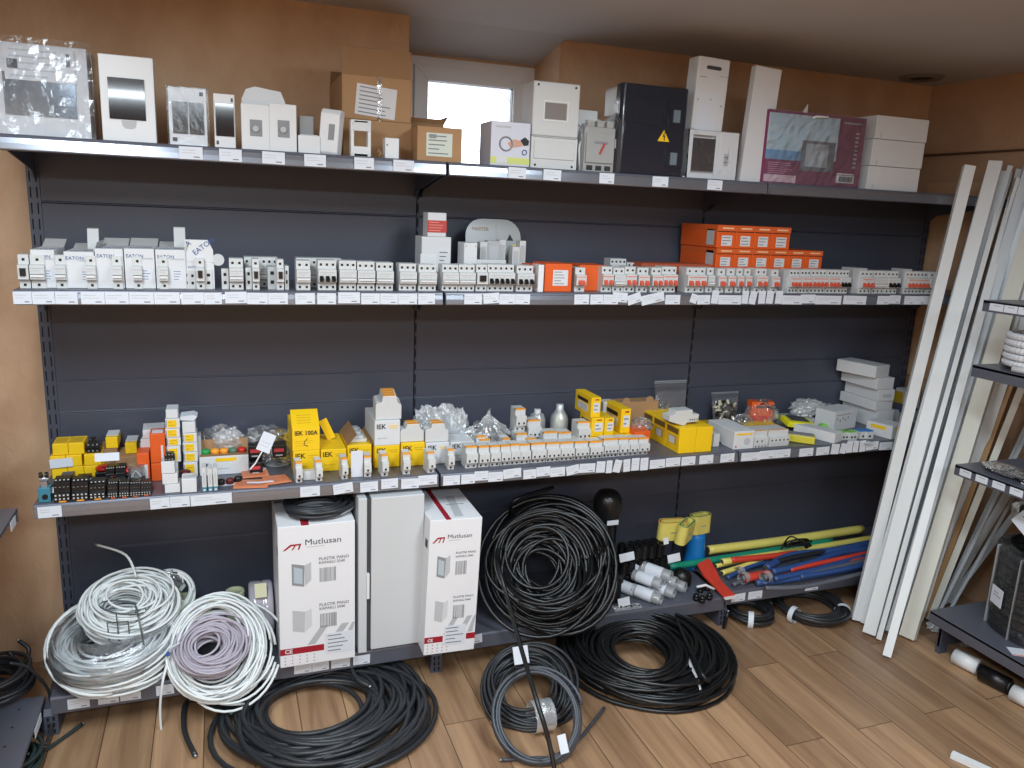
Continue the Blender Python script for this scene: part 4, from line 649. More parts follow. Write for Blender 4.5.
# bags behind
def bag(uL, uR, vT, vB, label, seed, bm, bk, nb=30, s=.01, d=.12, mat=FILM, peak=0, y=None, z0=Z3):
    y = PZ((uL+uR)/2, vB, z0).y if y is None else y; y = min(y, -.012-d/2); x, w_, h = fit(uL, uR, vT, y, z0); t = thing('plastic_bag', label, 'plastic bag', (x+w_/2, y, z0+.001))
    if nb: bits(t, w_*.75, d*.6, h*.6, bm, bk, nb, seed, s)
    blob(t, w_, d, (h/(1+peak) if peak else h)*.92, mat, 'bag_film', seed, peak, amp=.26, n=32); return t
bag(199, 246, 424, 458, 'crumpled clear plastic bag with red and grey parts behind lamp tray', 11, [DGREY, GREY, RED, WPL], 'contents', 26, .012, y=-.1)
bag(214, 242, 428, 441, 'smaller whitish crumpled bag on top behind the lamp tray', 12, [WPL], 'contents', 6, .01, .06, FILM2, y=-.15, z0=Z3+.05)
bag(243, 292, 424, 460, 'clear plastic bag of dark parts left of the yellow cartons', 13, [DGREY, BLACK, RED, DGREY], 'contents', 30, .014, y=-.1)
for i, (a, c, v, vb) in enumerate(((249, 262, 440, 458), (250, 263, 456, 470), (273, 286, 434, 452))):
    x, y, w_, h = f3(a, c, v, vb+4); y = (-.25, -.28, -.24)[i]; z0 = Z3+.0008+(.05 if i == 0 else .045 if i == 2 else 0); x = XL(a, y, z0); t = carton(x, y, z0, w_, .05, .044, BLACK, ['black carton with red writing, upper, right of lamp tray', 'black carton with orange edge, lower, right of lamp tray', 'black carton with red writing under the tilted white card'][i], name='small_carton'); pr(t, w_*.1, w_*.8, .02, .032, M('red_writing', (190, 60, 70), .5), name='printed_text'); pr(t, w_*.2, w_*.7, .006, .01, LGREY, name='printed_text')
C = PZ(277, 466, Z3)+Vector((0, .03, .018)); t = coil('cable_coil', 'small grey flat coil in clear film under tilted white card', M('grey_cable_light', (150, 154, 158), .4), C, (0, -.5, .86), .045, .002, 9, .008, .004, 3, zmin=Z3, seg=24, wob=.02); blob(t, .12, .09, .04, FILM3, seed=8, c=(0, 0, -.018))
p = PY(266, 443, -.33); t = thing('price_card', 'tilted white card standing on clear stick before black cartons', 'price card', p, rot=(math.radians(-12), math.radians(26), 0)); MB().box(-.022, .022, 0, .001, -.03, .034).box(-.015, .015, -.0004, 0, .0, .002, 1).box(-.015, .012, -.0004, 0, -.012, -.010, 1).build('card', [LABEL, LGREY], t); MB().tube([(0, .002, -.03), (-.004, .004, -.075), (-.012, .006, p.z*0-.1)], .0025).build('stick', WPL, t)
o = MB().prism([(0, 0), (.04, -.004), (.05, .02), (.02, .03), (-.004, .02)], 0, .012, 0, 'z').build('clip_base', WPL, None, loc=PZ(251, 474, Z3)+Vector((0, 0, .001))); tag(o, 'small white plastic clip base by the orange cards', 'clip')
oc = M('orange_paper', (222, 138, 96), .6, var=.08, scale=30)
for i, (a, c, v, rz, lb) in enumerate(((233, 268, 489, -8, 'flat orange sachet, left of the two on the shelf edge'), (268, 293, 486, 12, 'flat orange sachet, right of the two on the shelf edge'), (243, 270, 480, 4, 'flat orange sachet behind the other two, partly covered'))):
    p = PZ(a, v, Z3); w_ = PZ(c, v, Z3).x-p.x; t = thing('sachet', lb, 'sachet', p+Vector((0, .0, .001+.002*i)), rz, 'flat orange sachets'); MB().box(0, w_, 0, .075, 0, .003).build('body', oc, t); prtop(t, w_*.05, w_*.9, .01, .065, .003, M('orange_print', (206, 122, 84), .6), lines=3)
o = MB().prism([(0, .004), (.04, -.006), (.085, .0), (.08, .01), (.04, .006), (.0, .014)], 0, .002, 0, 'z').build('paper_slip', LABEL, None, loc=PZ(247, 486, Z3)+Vector((0, 0, .008))); tag(o, 'curved white paper strip lying on the left orange sachet', 'paper')
# yellow cartons, left bay front
def iek(x, y, z, w_, d, h, label, body=YEL, g='yellow cartons with black logo on the third shelf', **k):
    t = carton(x, y, z, w_, d, h, body, label, name='module_carton', group=g, **k); text('IEK', min(.024, w_*.34), INKD, t, (w_*.07, -.001, h*.68), bold=.0004, name='logo'); pr(t, w_*.55, w_*.92, h*.76, h*.8, YELD if body is YEL else YEL, name='printed_text'); pr(t, w_*.58, w_*.9, h*.68, h*.71, YELD if body is YEL else YEL, name='printed_text'); pr(t, w_*.12, w_*.5, h*.28, h*.32, YELD if body is YEL else LGREY, name='printed_text'); return t
x, y, w_, h = f3(293.5, 320, 451, 473); iek(x, y, Z3+.0006, w_, .2, h, 'yellow carton with logo, lowest at the left of the yellow group')
x2, w2, h2 = fit(292.5, 320, 429, y, Z3+h); t = carton(x2, y, Z3+.001+h, w2, .2, h2, YEL, 'yellow carton with handwriting and raised lid, on the lowest one', name='module_carton', group='yellow cartons with black logo on the third shelf')
text('IEK 100A', .021, INKD, t, (w2*.08, -.001, h2*.72), bold=.0005, name='handwriting', sx=.95); MB().tube([(w2*.55, -.001, h2*.56), (w2*.44, -.001, h2*.42), (w2*.42, -.001, h2*.28), (w2*.56, -.001, h2*.2)], .0012, 5).build('handwriting', INKD, t)
for k in range(3): pr(t, w2*.1, w2*(.75-.1*k), h2*(.44-.1*k), h2*(.46-.1*k), YELD, name='printed_text')
q = MB().prism([(0, h2), (.075, h2+.05), (.078, h2+.046), (0.002, h2-.002)], .0, w2).build('lid', YEL, t); b = MB()
for k in range(4): b.prism([(.02+.01*k, h2+.0145+.0066*k), (.022+.01*k, h2+.0162+.0066*k), (.023+.01*k, h2+.0155+.0066*k)], w2*.2, w2*.7)
b.build('printed_text', YELD, t)
x, y, w_, h = f3(321, 346.5, 449.5, 471); iek(x, y, Z3+.0006, w_, .2, h, 'yellow carton with lid flap standing up, second from left'); t = bpy.context.scene.collection.objects[-1]; q = thing('carton_flap_strip', 'narrow yellow carton flap strip sticking up behind second carton', 'flap', (XL(331, y+.12, Z3+h), y+.12, Z3+.002+h), rot=(0, math.radians(-24), 0)); MB().box(-.012, .018, 0, .002, 0, .08).build('body', YEL, q)
x, y, w_, h = f3(347.5, 371.5, 444, 468); t = iek(x, y, Z3+.0006, w_, .2, h*.95, 'open yellow carton with white devices inside, third from left', flaps=(('right', .05, 50, CARDD), ('left', .05, 130, CARDD))); XO, YO_, WO, HO = x, y, w_, h
for i in range(3):
    q = thing('white_module', f'white module lying in the open yellow carton, {ORD[i]} from front', 'module', (XO+.012, YO_+.03+.055*i, Z3+.002+HO*.95)); MB().box(0, WO-.024, 0, .05, 0, .012).box(.01, WO-.034, .01, .04, .012, .02).build('body', CASE, q, bevel=.001)
x, y, w_, h = f3(374.5, 399.5, 445.6, 467.5); iek(x, y, Z3+.0006, w_, .2, h, 'yellow carton under the white-fronted carton, fourth from left')
x2, w2, h2 = fit(374.5, 400, 421, y, Z3+h); iek(x2, y, Z3+.001+h, w2, .2, h2, 'white carton with yellow print on the fourth yellow carton', body=WHITE, g='white cartons with black logo')
def rail_module(x, y, z, w_, label, h=.065, d=.02, rz=0, g='white rail modules lying on cartons', lean=0):
    t = thing('rail_module', label, 'module', (x, y, z), rz, g, rot=(math.radians(lean), 0, math.radians(rz))); MB().prism([(0, 0), (w_, 0), (w_, h*.6), (w_*.9, h*.66), (w_*.86, h*.7), (w_*.8, h), (w_*.28, h), (w_*.24, h*.74), (w_*.04, h*.7), (0, h*.62)], 0, d, 0, 'y').build('body', CASE, t, bevel=.0015); MB().box(w_*.3, w_*.78, .001, d-.001, h, h+.0015).build('stripe', ORG, t); return t
zt_ = Z3+.002+h+h2
for k in range(4): rail_module(XL(378.5, y, zt_)+.004*k-.008, y+.012+.032*k, zt_, .092, f'white rail module on the white carton, {ORD[k]} from the front', h=.085, d=.026)
x, y, w_, h = f3(401, 424.5, 443, 466); iek(x, y, Z3+.0006, w_, .2, h, 'yellow carton carrying a white module, fifth from left')
for k in range(2): rail_module(x-.002, y+.01+.03*k, Z3+.002+h, w_, f'white rail module on the fifth yellow carton, {ORD[k]} from the front', h=.065, d=.024)
x, y, w_, h = f3(425.5, 449, 443, 464); iek(x, y, Z3+.0006, w_, .18, h, 'white carton with yellow band at the bay joint, left', body=WHITE, g='white cartons with black logo'); XJ, YJ, HJ = x, y, h
for k in range(2): rail_module(x, y+.01+.03*k, Z3+.002+h, w_*.98, f'white rail module on the bay joint carton, {ORD[k]} from the front', h=.068, d=.024)
x, y, w_, h = f3(450, 474, 442, 461); iek(x, y, Z3+.0006, w_, .18, h, 'white carton with yellow print on top at the bay joint, right', body=WHITE, g='white cartons with black logo'); q = bpy.data.objects
t = thing('foam_sheet', 'pale foam sheet with yellow spot lying on joint carton', 'sheet', (x-.02, y+.08, Z3+.0012+h)); MB().box(0, w_*.9, 0, .1, 0, .006).lathe([(0, .0062), (.01, .0062)], 12, 1, (.03, .05, 0)).build('body', [LGREY, YEL], t)
# single pole modules in front of them
fm = [(296.5, 303, 464, 485), (316.5, 323, 463, 483.5), (342.5, 348.5, 460, 481), (364.5, 371.5, 458, 478.5), (382.5, 389, 456.5, 478), (403.5, 410.5, 455, 476), (428.5, 435.5, 454, 474.5), (448.5, 454.5, 451, 471)]
for i, (a, c, v, vb) in enumerate(fm):
    x, y, w_, h = f3(a, c, v, vb); t = breaker(x, y, Z3+.0006, w_, min(h, .09), 1, 'iek', f'slim white module before the cartons, {ORD[i]} from left', 'slim white modules before the cartons', d=.07, name='slim_module', rz=-4 if i in (3, 5, 7) else 2)
x = XL(303.5, -.375, Z3); o = carton(x, -.37, Z3+.055, XL(316, -.37, Z3+.055)-x, .03, .03, CASE, 'white bar bridging the first two slim modules', 'module', name='connector_bar'); o.location.z = Z3+.0006
t, x, y, w_, h = box3(351, 363, 451, 466, .004, LABEL, 'white leaflet leaning on the open yellow carton', name='leaflet', cat='leaflet', y=-.377)
# ---------------- middle bay
rowi = [(466.5, 478, 448, 2), (479.5, 490, 448, 2), (491, 500.8, 447.5, 2), (501.5, 511, 447, 2), (511.3, 520.5, 446, 2), (520.8, 530.8, 446, 2), (532, 546.4, 445, 3), (547.2, 560.5, 444.5, 3), (561, 574.5, 444, 3), (575.5, 589, 443.5, 3), (590.3, 603.5, 443, 3), (604.3, 619, 440.5, 4), (619.5, 629.5, 440, 2), (630, 639, 440, 2), (639.5, 649.5, 439.5, 2)]
for i, (a, c, v, n) in enumerate(rowi):
    y = -.385+.0008*i; x, w_, h = fit(a, c, v, y, Z3)
    breaker(x, y, Z3+.0006, w_*.985, min(h, .088), n, 'iek' if i < 11 else 'grey' if 0 else 'iek', f'white {["", "one", "two", "three", "four"][n]}-pole breaker with orange strip, {ORD[i]} from left on third shelf', 'white breakers with orange strip in the front row')
sec = [(517, 527.5, 427, .003, 2, -.29, 0), (528, 541, 421, .0, 3, -.235, .035), (516, 526, 407, .0, 2, -.24, .085), (544, 558, 426, .0, 3, -.29, .0), (578, 590.5, 419, 0, 3, -.28, .03), (477, 486, 436, 0, 1, -.29, 0), (481, 491, 441, 0, 1, -.3, 0), (503, 511, 440, 0, 2, -.3, 0), (527, 537, 440, 0, 2, -.3, 0), (559, 572, 434, 0, 3, -.29, 0), (573, 590, 440, 0, 3, -.3, 0)]
nmz = ['before the tall pair', 'with wide orange top, behind the pair', 'topmost, on the taller pile', 'beside the clear dome', 'standing left of the tall yellow boxes', 'alone by the black relay pack', 'just behind the second front breaker', 'behind the fourth front breaker', 'between the two-pole and three-pole ones', 'behind the eighth front breaker', 'behind the tenth front breaker']
for i, (a, c, v, _, n, y, dz) in enumerate(sec):
    x, w_, h = fit(a, c, v, y, Z3+dz)
    if dz: carton(x-.002, y-.004, Z3+.0006, w_+.004, .08, dz-.001, CASEG, f'grey-white module lying flat under the breaker {nmz[i].split(",")[0]}', 'module', name='flat_module')
    breaker(x, y, Z3+dz+.0008, w_, min(h, .088), n, 'iek', f'white breaker with orange strip {nmz[i]}', 'white breakers with orange strip piled behind')
b_ = bag(466, 508, 396, 441, 'peaked crumpled clear bag over a black relay pack, middle bay', 21, [BLACK, DGREY, SILV], 'contents', 8, .014, d=.12, peak=.9, y=-.2, mat=film('bag_grey', .1, whit=.2)); MB().box(-.07, .075, -.05, .05, 0, .075).box(-.06, .06, -.052, -.05, .02, .03, 1).box(-.06, .06, -.052, -.05, .05, .056, 1).build('relay_pack', [BLACK, DGREY], b_)
bag(413, 440, 412, 433, 'small cloudy plastic bag left at the bay joint, behind modules', 22, [WPL, BEIGE], 'contents', 8, .012, .06, FILM2, y=-.13); bag(430, 456, 409, 428, 'cloudy plastic bag of cream plugs behind the joint cartons', 23, [WPL, BEIGE], 'contents', 14, .013, .07, FILM2, y=-.1); bag(448, 466, 415, 434, 'cloudy plastic bag right of the cream plugs bag', 24, [WPL, BEIGE], 'contents', 10, .012, .06, FILM2, y=-.13)
for z_, (a, c, v) in ((Z3+.0006, (413, 468, 440)),): x, w_, h = fit(a, c, v, -.17, z_); carton(x, -.17, z_, w_, .14, .03, M('dim_card', (170, 170, 172), .7), 'low grey-white carton under the cloudy plastic bags', name='carton')
for n_ in ('plastic_bag.003', 'plastic_bag.004', 'plastic_bag.005', 'plastic_bag.006'):
    o = bpy.data.objects.get(n_)
    if o and 'cloudy' in o['label']: o.location.z += .031
for i, (a, c, v, lb) in enumerate(((528, 543.5, 409, 'clear domed plastic cover behind the orange-strip breakers'), (549.5, 566, 404, 'clear bottle-shaped plastic pack behind the breakers'))):
    y = -.14; x, w_, h = fit(a, c, v, y, Z3); t = thing('clear_pack', lb, 'plastic pack', (x+w_/2, y, Z3+.0006))
    pf = [(w_*.5, 0), (w_*.5, h*.62), (w_*.42, h*.72), (w_*.22, h*.86), (w_*.2, h), (0, h)] if i else [(w_*.5, 0), (w_*.5, h*.7), (w_*.4, h*.85), (w_*.12, h*.92), (w_*.1, h), (0, h)]
    MB().lathe(pf, 14).build('shell', FILM2, t, smooth=True); MB().lathe([(w_*.36, .001), (w_*.36, h*.7), (0, h*.78)], 10).build('contents', BEIGE if i else LGREY, t)
    MB().lathe([(0, h*.99), (w_*.2, h*.99), (w_*.2, h*.86)], 12).build('cap', WPL, t)
def tallyellow(a, c, v, vb, z0, y, lb, d=.11):
    x, w_, h = fit(a, c, v, y, z0); t = carton(x, y, z0+.0006, w_, d, h-.001, YEL, lb, name='yellow_carton', group='upright yellow cartons with white label'); pr(t, w_*.25, w_*.88, h*.25, h*.72, WHITE, lines=2); pr(t, w_*.4, w_*.8, h*.84, h*.9, REDP, name='logo'); prside(t, d*.2, d*.8, h*.2, h*.55, WHITE, lines=3); prside(t, d*.2, d*.85, h*.62, h*.78, INKD, name='printed_text'); return h
for i, (a, c) in enumerate(((590, 603), (603.5, 618), (618.5, 628), (628.5, 637))): x, w_, h = fit(a, c, 434, -.31, Z3); carton(x, -.29, Z3+.0006, w_, .16, .062, YEL, f'yellow carton lying behind the front row, {ORD[i]} from left', name='yellow_carton', group='yellow cartons lying behind the breakers')
tallyellow(591, 603.3, 418, 0, Z3+.064, -.285, 'upright yellow carton with white label, lower left of four'); tallyellow(604, 613.3, 418, 0, Z3+.064, -.285, 'upright yellow carton with white label, lower right of pair'); hh_ = fit(591, 603, 418, -.285, Z3+.064)[2]
tallyellow(590.5, 600, 397.5, 0, Z3+.064+hh_, -.28, 'upright yellow carton on top of the others, highest', .15); tallyellow(620, 629.5, 409, 0, Z3+.064, -.27, 'upright yellow carton standing apart, rightmost of the four', .15)
x, w_, h = fit(601, 612, 402, -.14, Z3); carton(x, -.14, Z3+.0006, w_, .05, h, CASE, 'pale module standing behind the upright yellow cartons', 'module', name='flat_module')
x, w_, h = fit(614, 656, 402, -.1, Z3); t = carton(x, -.1, Z3+.0006, w_, .07, h, CARD, 'brown cardboard box with cut notches behind the orange parts', name='carton'); MB().lathe([(0, 0), (.018, 0), (.018, .004), (0, .004)], 14).build('flap', CARD, t, loc=(w_*.25, .01, h)).rotation_euler = (math.pi/2, 0, 0); MB().lathe([(0, 0), (.02, 0), (.02, .004), (0, .004)], 14).build('flap', CARD, t, loc=(w_*.8, .01, h)).rotation_euler = (math.pi/2, 0, 0)
x, w_, h = fit(632, 648, 431, -.3, Z3); t = carton(x, -.31, Z3+.0006, w_, .1, h, ORANGE, 'low orange carton beside the big yellow cartons', name='orange_carton'); pr(t, w_*.15, w_*.4, h*.2, h*.5, INKD, name='printed_text')
bag(630, 650, 417, 432, 'small clear pack with red caps on the low orange carton', 31, [RED, WPL, RED, SILV], 'contents', 14, .012, .07, FILM3, y=-.235, z0=Z3+.05); carton(XL(630, -.26, Z3), -.2, Z3+.0006, .05, .04, .05, ORANGE, 'small orange block under the red-capped pack', name='orange_carton')
# big yellow cartons: two wide, three deep, turned
p0 = PZ(678, 454, Z3); y0 = p0.y
cw = PY(695, 450, y0).x-p0.x; hh_ = PY(690, 428, y0).z-Z3
for r_ in range(3):
    for c in range(2):
        t = carton(p0.x+cw*c, y0+.103*r_, Z3+.0006, cw-.001, .102, hh_, YEL, f"large yellow carton, {['front', 'middle', 'back'][r_]} {['left', 'right'][c]} of the block of six", name='yellow_carton', group='block of six large yellow cartons')
        if c == 0: prside(t, .02, .08, hh_*.3, hh_*.62, M('tan_print', (190, 160, 90), .6), name='printed_picture'); prside(t, .01, .095, hh_*.72, hh_*.93, M('brown_print', (110, 84, 40), .6), name='printed_text'); prside(t, .035, .075, hh_*.3, hh_*.56, WHITE, x=-.0012, name='sticker')
x, w_, h = fit(669, 699, 411, y0+.03, Z3+hh_); t = thing('stepped_module', 'white stepped rail device lying on the block of large yellow cartons', 'module', (x, y0+.03, Z3+hh_+.002), 2); MB().prism([(0, .02), (w_*.45, 0), (w_*.55, .0), (w_*.6, .01), (w_*.98, .012), (w_, h*.68), (w_*.78, h*.72), (w_*.76, h), (w_*.2, h*.98), (w_*.18, h*.72), (0, h*.68)], 0, .055, 0, 'y').build('body', CASE, t, bevel=.002)
b = MB()
for k in range(4): b.box(w_*(.68+.08*k), w_*(.71+.08*k), -.001, 0, h*.3, h*.4)
b.build('terminal_hole', HOLE, t)
# zip bags leaning on the back
def zipbag(uL, uR, vT, z0, lb, cont, nm, y=-.10, k=46, s=.011, vfill=.6):
    x, w_, h = fit(uL, uR, vT, y, z0); t = thing('zip_bag', lb, 'plastic bag', (x, y, z0+.001), rot=(math.radians(-8), 0, 0)); b = MB(); N_ = 10
    for sgn in (-1, 1):
        o = len(b.v)
        for i in range(N_+1):
            for j in range(N_+1):
                a, c = i/N_, j/N_; b.v.append((w_*(.08+.84*a)*(1) + (a-.5)*w_*.16*c, sgn*.022*math.sin(math.pi*a)*max(0, math.sin(math.pi*min(1, c*1.25))), h*c))
        b.f += [(o+i*(N_+1)+j, o+(i+1)*(N_+1)+j, o+(i+1)*(N_+1)+j+1, o+i*(N_+1)+j+1) for i in range(N_) for j in range(N_)]; b.m += [0]*N_*N_
    b.build('bag_film', FILM3, t, smooth=True); MB().box(0, w_, -.002, .002, h*.955, h*.965).box(0, w_, -.002, .002, h*.985, h).build('zip_strip', M('zip', (150, 156, 164), .4), t); bits(t, w_*.72, .03, h*vfill, cont, 'contents', k, 5, s, c=(w_*.5, 0, .0)); return t
zipbag(654, 686, 382, Z3, 'clear zip bag with silver parts standing behind the yellow cartons', [SILV, DGREY, SILV, GREY], 'contents', k=30)
zipbag(711, 738, 393, Z3+.03, 'clear zip bag filled with brown and cream parts, right of yellow cartons', [M('brown_bits', (60, 48, 40), .5), M('brown_bits'), BEIGE, BLACK], 'contents', k=70, s=.012, vfill=.75); x, w_, h = fit(706, 745, 432, -.16, Z3); t = carton(x, -.15, Z3+.0006, w_, .11, .03, YELD, 'flat yellow box under the bag of brown and cream parts', name='flat_box')
p = PZ(708, 446, Z3); t = thing('green_tester', 'thin green and black strip lying right of the yellow cartons', 'strip', (p.x-.02, p.y+.1, Z3+.002), -38); MB().box(0, .16, 0, .018, 0, .006).build('body', GREEN, t); MB().box(0, .16, -.014, -.002, 0, .006).build('edge', BLACK, t)
x, w_, h = fit(713, 719, 434, -.33, Z3); carton(x, -.33, Z3+.0006, w_, .05, .055, CASE, 'small pale module between yellow cartons and white carton', 'module', name='flat_module')
p = PZ(744, 432, Z3); bag(733, 750, 413, 432, 'dark coiled leads in a small clear bag beside orange pack', 33, [BLACK, DGREY], 'contents', 26, .012, .07, FILM3, y=-.17)
x, w_, h = fit(749, 763, 402, -.15, Z3); t = thing('orange_pack', 'shiny orange-red packaged box standing at the back', 'box', (x, -.15, Z3+.001), -12); MB().box(0, w_*1.4, 0, .05, 0, h).build('body', ORANGE, t, bevel=.002); pr(t, .004, w_*1.2, h*.35, h*.52, RED, name='printed_band'); pr(t, w_*.1, w_*1.1, h*.02, h*.26, M('peach_print'), name='printed_label'); pr(t, w_*.3, w_*1.3, h*.78, h*.86, DGREY, name='printed_band'); blob(t, w_*2, .1, h*1.04, FILM3, seed=3, c=(w_*.8, .02, 0), amp=.08)
x, w_, h = fit(731, 752, 431.5, -.385, Z3); x = XL(733, -.385, Z3); t = carton(x, -.385, Z3+.0006, XL(753, -.385, Z3)-x, .19, h, WHITE, 'white carton with grey fan picture at the joint of right bays', name='device_carton'); w_ = XL(753, -.385, Z3)-x; pr(t, w_*.1, w_*.9, h*.78, h*.88, YEL, name='printed_band'); MB().lathe([(0, 0), (.016, 0), (.016, .0005), (0, .0005)], 16).build('printed_picture', LGREY, t, loc=(w_*.65, -.0002, h*.42)).rotation_euler = (math.pi/2, 0, 0); MB().lathe([(0, 0), (.004, 0), (.004, .0005), (0, .0005)], 10).build('printed_mark', RED, t, loc=(w_*.12, -.0002, h*.16)).rotation_euler = (math.pi/2, 0, 0)
for (a, c, v, n, lb) in ((754, 768, 432, 2, 'wide white two-hole device right of the fan-picture carton'), (769, 789, 431, 4, 'wide white four-hole device, rightmost of the wide pair')):
    x, w_, h = fit(a, c, v, -.385, Z3); t = thing('wide_breaker', lb, 'circuit breaker', (x, -.385, Z3+.0006)); b = MB().prism([(.003, 0), (0, h*.3), (0, h*.62), (.012, h*.66), (.012, h), (.09, h), (.09, 0)], 0, w_*.98)
    for k in range(n+(n == 4)): cc = w_*(k+.6)/(n+1.1); b.box(cc-.0035, cc+.0035, -.001, .001, h*.36, h*.46, 1)
    if n == 2:
        for k in range(4): b.box(w_*(.1+.22*k), w_*(.16+.22*k), .0, .003, h*.05, h*.13, 1)
    b.build('body', [CASE, HOLE], t, bevel=.001); MB().box(0, w_*.98, .012, .02, h, h+.001).build('stripe', ORG, t)
# yellow packs, white crumple
x, w_, h = fit(753, 782, 428, -.26, Z3); t = carton(x, -.27, Z3+.0006, w_, .12, .045, YELD, 'dark yellow flat pack behind the wide white devices', name='flat_pack')
p = PZ(783, 431, Z3); t = thing('blister_pack', 'bright yellow blister pack with dark grille lying at the back', 'blister pack', (p.x-.01, -.22, Z3+.03), 0, rot=(math.radians(8), math.radians(6), math.radians(-10))); MB().prism([(0, 0), (.13, 0), (.135, .012), (.13, .026), (.0, .026)], 0, .08, 0, 'y').build('body', M('bright_yellow', (236, 232, 40), .4), t, bevel=.003); MB().box(.02, .11, .02, .075, .026, .03).build('grille', DGREY, t)
p = PZ(797, 446, Z3); t = thing('blister_pack', 'yellow blister pack with grey top lying near the shelf edge', 'blister pack', (p.x-.03, p.y+.09, Z3+.002), 0, rot=(0, 0, math.radians(-42))); MB().box(0, .15, 0, .06, 0, .032).build('body', M('olive_yellow', (206, 196, 60), .4), t, bevel=.004); MB().box(.008, .142, .006, .054, .032, .035).build('grille', GREY, t)
bag(790, 820, 406, 420, 'heap of crumpled white plastic against the back, right bay', 41, [WPL, WPL], 'contents', 30, .016, .1, FILM2, y=-.08); carton(XL(786, -.13, Z3), -.14, Z3+.0006, .16, .12, .035, M('dim_card'), 'low grey carton under the crumpled white plastic', name='carton'); o = [x for x in bpy.data.objects if x.get('label', '').startswith('heap of crumpled')][0]; o.location.z += .036
bag(820, 832, 404, 424, 'small bag of blue and brown parts left of the big white carton', 42, [HBLUE, M('brown_bits'), GREY], 'contents', 26, .01, .06, FILM3, y=-.12)
t = thing('green_connector', 'bright green round connector behind the long white carton', 'connector', (XL(824, -.19, Z3), -.19, Z3+.004)); MB().lathe([(.022, 0), (.026, .012), (.018, .022), (0, .024)], 16).build('body', M('lime_plastic', (130, 196, 90), .4), t, smooth=True)
p = PZ(834, 444, Z3); x1 = PY(847, 440, p.y).x; t = carton(p.x, p.y, Z3+.0006, x1-p.x, .19, .045, WHITE, 'long narrow white carton pointing at the front edge', name='long_carton', rz=22)
x, y, w_, h = f3(833, 848, 412, 434); y = -.24; x, w_, h = fit(833, 850, 408, y, Z3); t = thing('printed_carton', 'white carton with grey symbols left of the white carton stack', 'box', (x, y, Z3+.0006), 14); MB().box(0, .17, 0, .1, 0, .09).build('body', WHITE, t, bevel=.0015); b = MB()
for i in range(5): b.box(.02+.02*i, .028+.02*i, -.0006, 0, .05-.01*(i % 2), .06-.01*(i % 2))
b.box(.015, .12, -.0006, 0, .07, .073).build('printed_symbol', GREY, t); MB().box(.15, .1505, -.0006, 0, 0, .09).build('fold', LGREY, t)
for i, (a, c, v, vb) in enumerate(((841, 849, 431, 440), (849, 857, 431, 440))): x, y, w_, h = f3(a, c, v, vb); t = thing('terminal_block', f'pale terminal block with green cap near the edge, {["left", "right"][i]}', 'terminal', (x, y, Z3+.0006), 0, 'terminal blocks with green caps'); MB().box(0, w_, 0, .04, 0, .032).box(w_*.2, w_*.4, -.001, 0, .008, .016, 1).box(w_*.6, w_*.8, -.001, 0, .008, .016, 1).build('body', [CASE, HOLE], t); MB().box(0, w_, .004, .04, .032, .036).build('cap', M('lime_plastic'), t)
for i, (a, c) in enumerate(((860, 866), (866.5, 873))): x, y, w_, h = f3(a, c, 430, 439); t = thing('terminal_block', f'pale terminal block with blue cap right of the green ones, {["left", "right"][i]}', 'terminal', (x, y, Z3+.0006), 0, 'terminal blocks with blue caps'); MB().box(0, w_, 0, .04, 0, .032).box(w_*.3, w_*.6, -.001, 0, .008, .016, 1).build('body', [CASE, HOLE], t); MB().box(0, w_, .004, .04, .032, .037).build('cap', BLUE, t)
# stack of white cartons
zz = Z3+.0006; YS = -.235
for i, (a, c, v, rz) in enumerate(((875, 892, 410.5, 0), (875, 892.5, 401, 2), (877, 893, 389.5, -3), (876, 893.5, 378, 1), (875, 893.5, 366, 14))):
    x, w_, h = fit(a, c, v, YS, zz); h = max(h, .035)
    if i == 0: h = fit(a, c, 410.5, YS, zz)[2]
    t = carton(x, YS, zz, w_, .22 if i < 4 else .2, h-.001, WHITE, f"plain white long carton, {['lowest', 'second from bottom', 'middle', 'fourth from bottom', 'topmost'][i]} of the five stacked", name='long_carton', group='stack of five white long cartons', rz=rz); zz += h
    if i == 2: pr(t, w_*.3, w_*.8, h*.3, h*.6, LGREY, name='printed_text')
x, y, w_, h = f3(891, 906, 428.5, 440); t = thing('module_carton', 'white and yellow module carton at the right shelf end', 'box', (x, y, Z3+.0006), 16, 'white cartons with black logo'); MB().box(0, .1, 0, .12, 0, .06).build('body', WHITE, t, bevel=.001); pr(t, .02, .075, .04, .05, YEL, name='printed_band'); prside(t, .03, .1, .035, .05, YEL, name='printed_band'); pr(t, .05, .085, .012, .028, GREY, name='printed_text')
t = thing('open_tray_box', 'grey-white open box with blue edge behind the white-yellow carton', 'box', (XL(889, -.2, Z3)+.05, -.2, Z3+.0006), 4); MB().box(0, .12, 0, .12, 0, .07).build('body', LGREY, t); MB().box(-.001, .121, -.002, .0, .06, .072).box(0, .12, 0, .12, .07, .073).build('edge', HBLUE, t)
x, w_, h = fit(905, 916, 391, -.1, Z3); carton(x, -.1, Z3+.0006, .08, .08, h, WHITE, 'upright white carton at the far right end of third shelf', name='carton'); x = XL(892, -.08, Z3); carton(x+.02, -.07, Z3+.0006, .05, .06, .12, YELD, 'small dark yellow carton behind the white stack', name='carton')
for i, (u0, u1, v) in enumerate(((788, 800, 433), (847, 860, 440), (862, 872, 441))):
    p = PZ((u0+u1)/2, v+2, Z3); o = MB().box(-.02, .02, -.012, .012, 0, .004).build('price_card', LABEL, None, loc=p+Vector((0, 0, .001))); tag(o, ['white card lying by the wide white devices', 'white card lying before the green-capped terminals', 'white card lying before the blue-capped terminals'][i], 'price card')
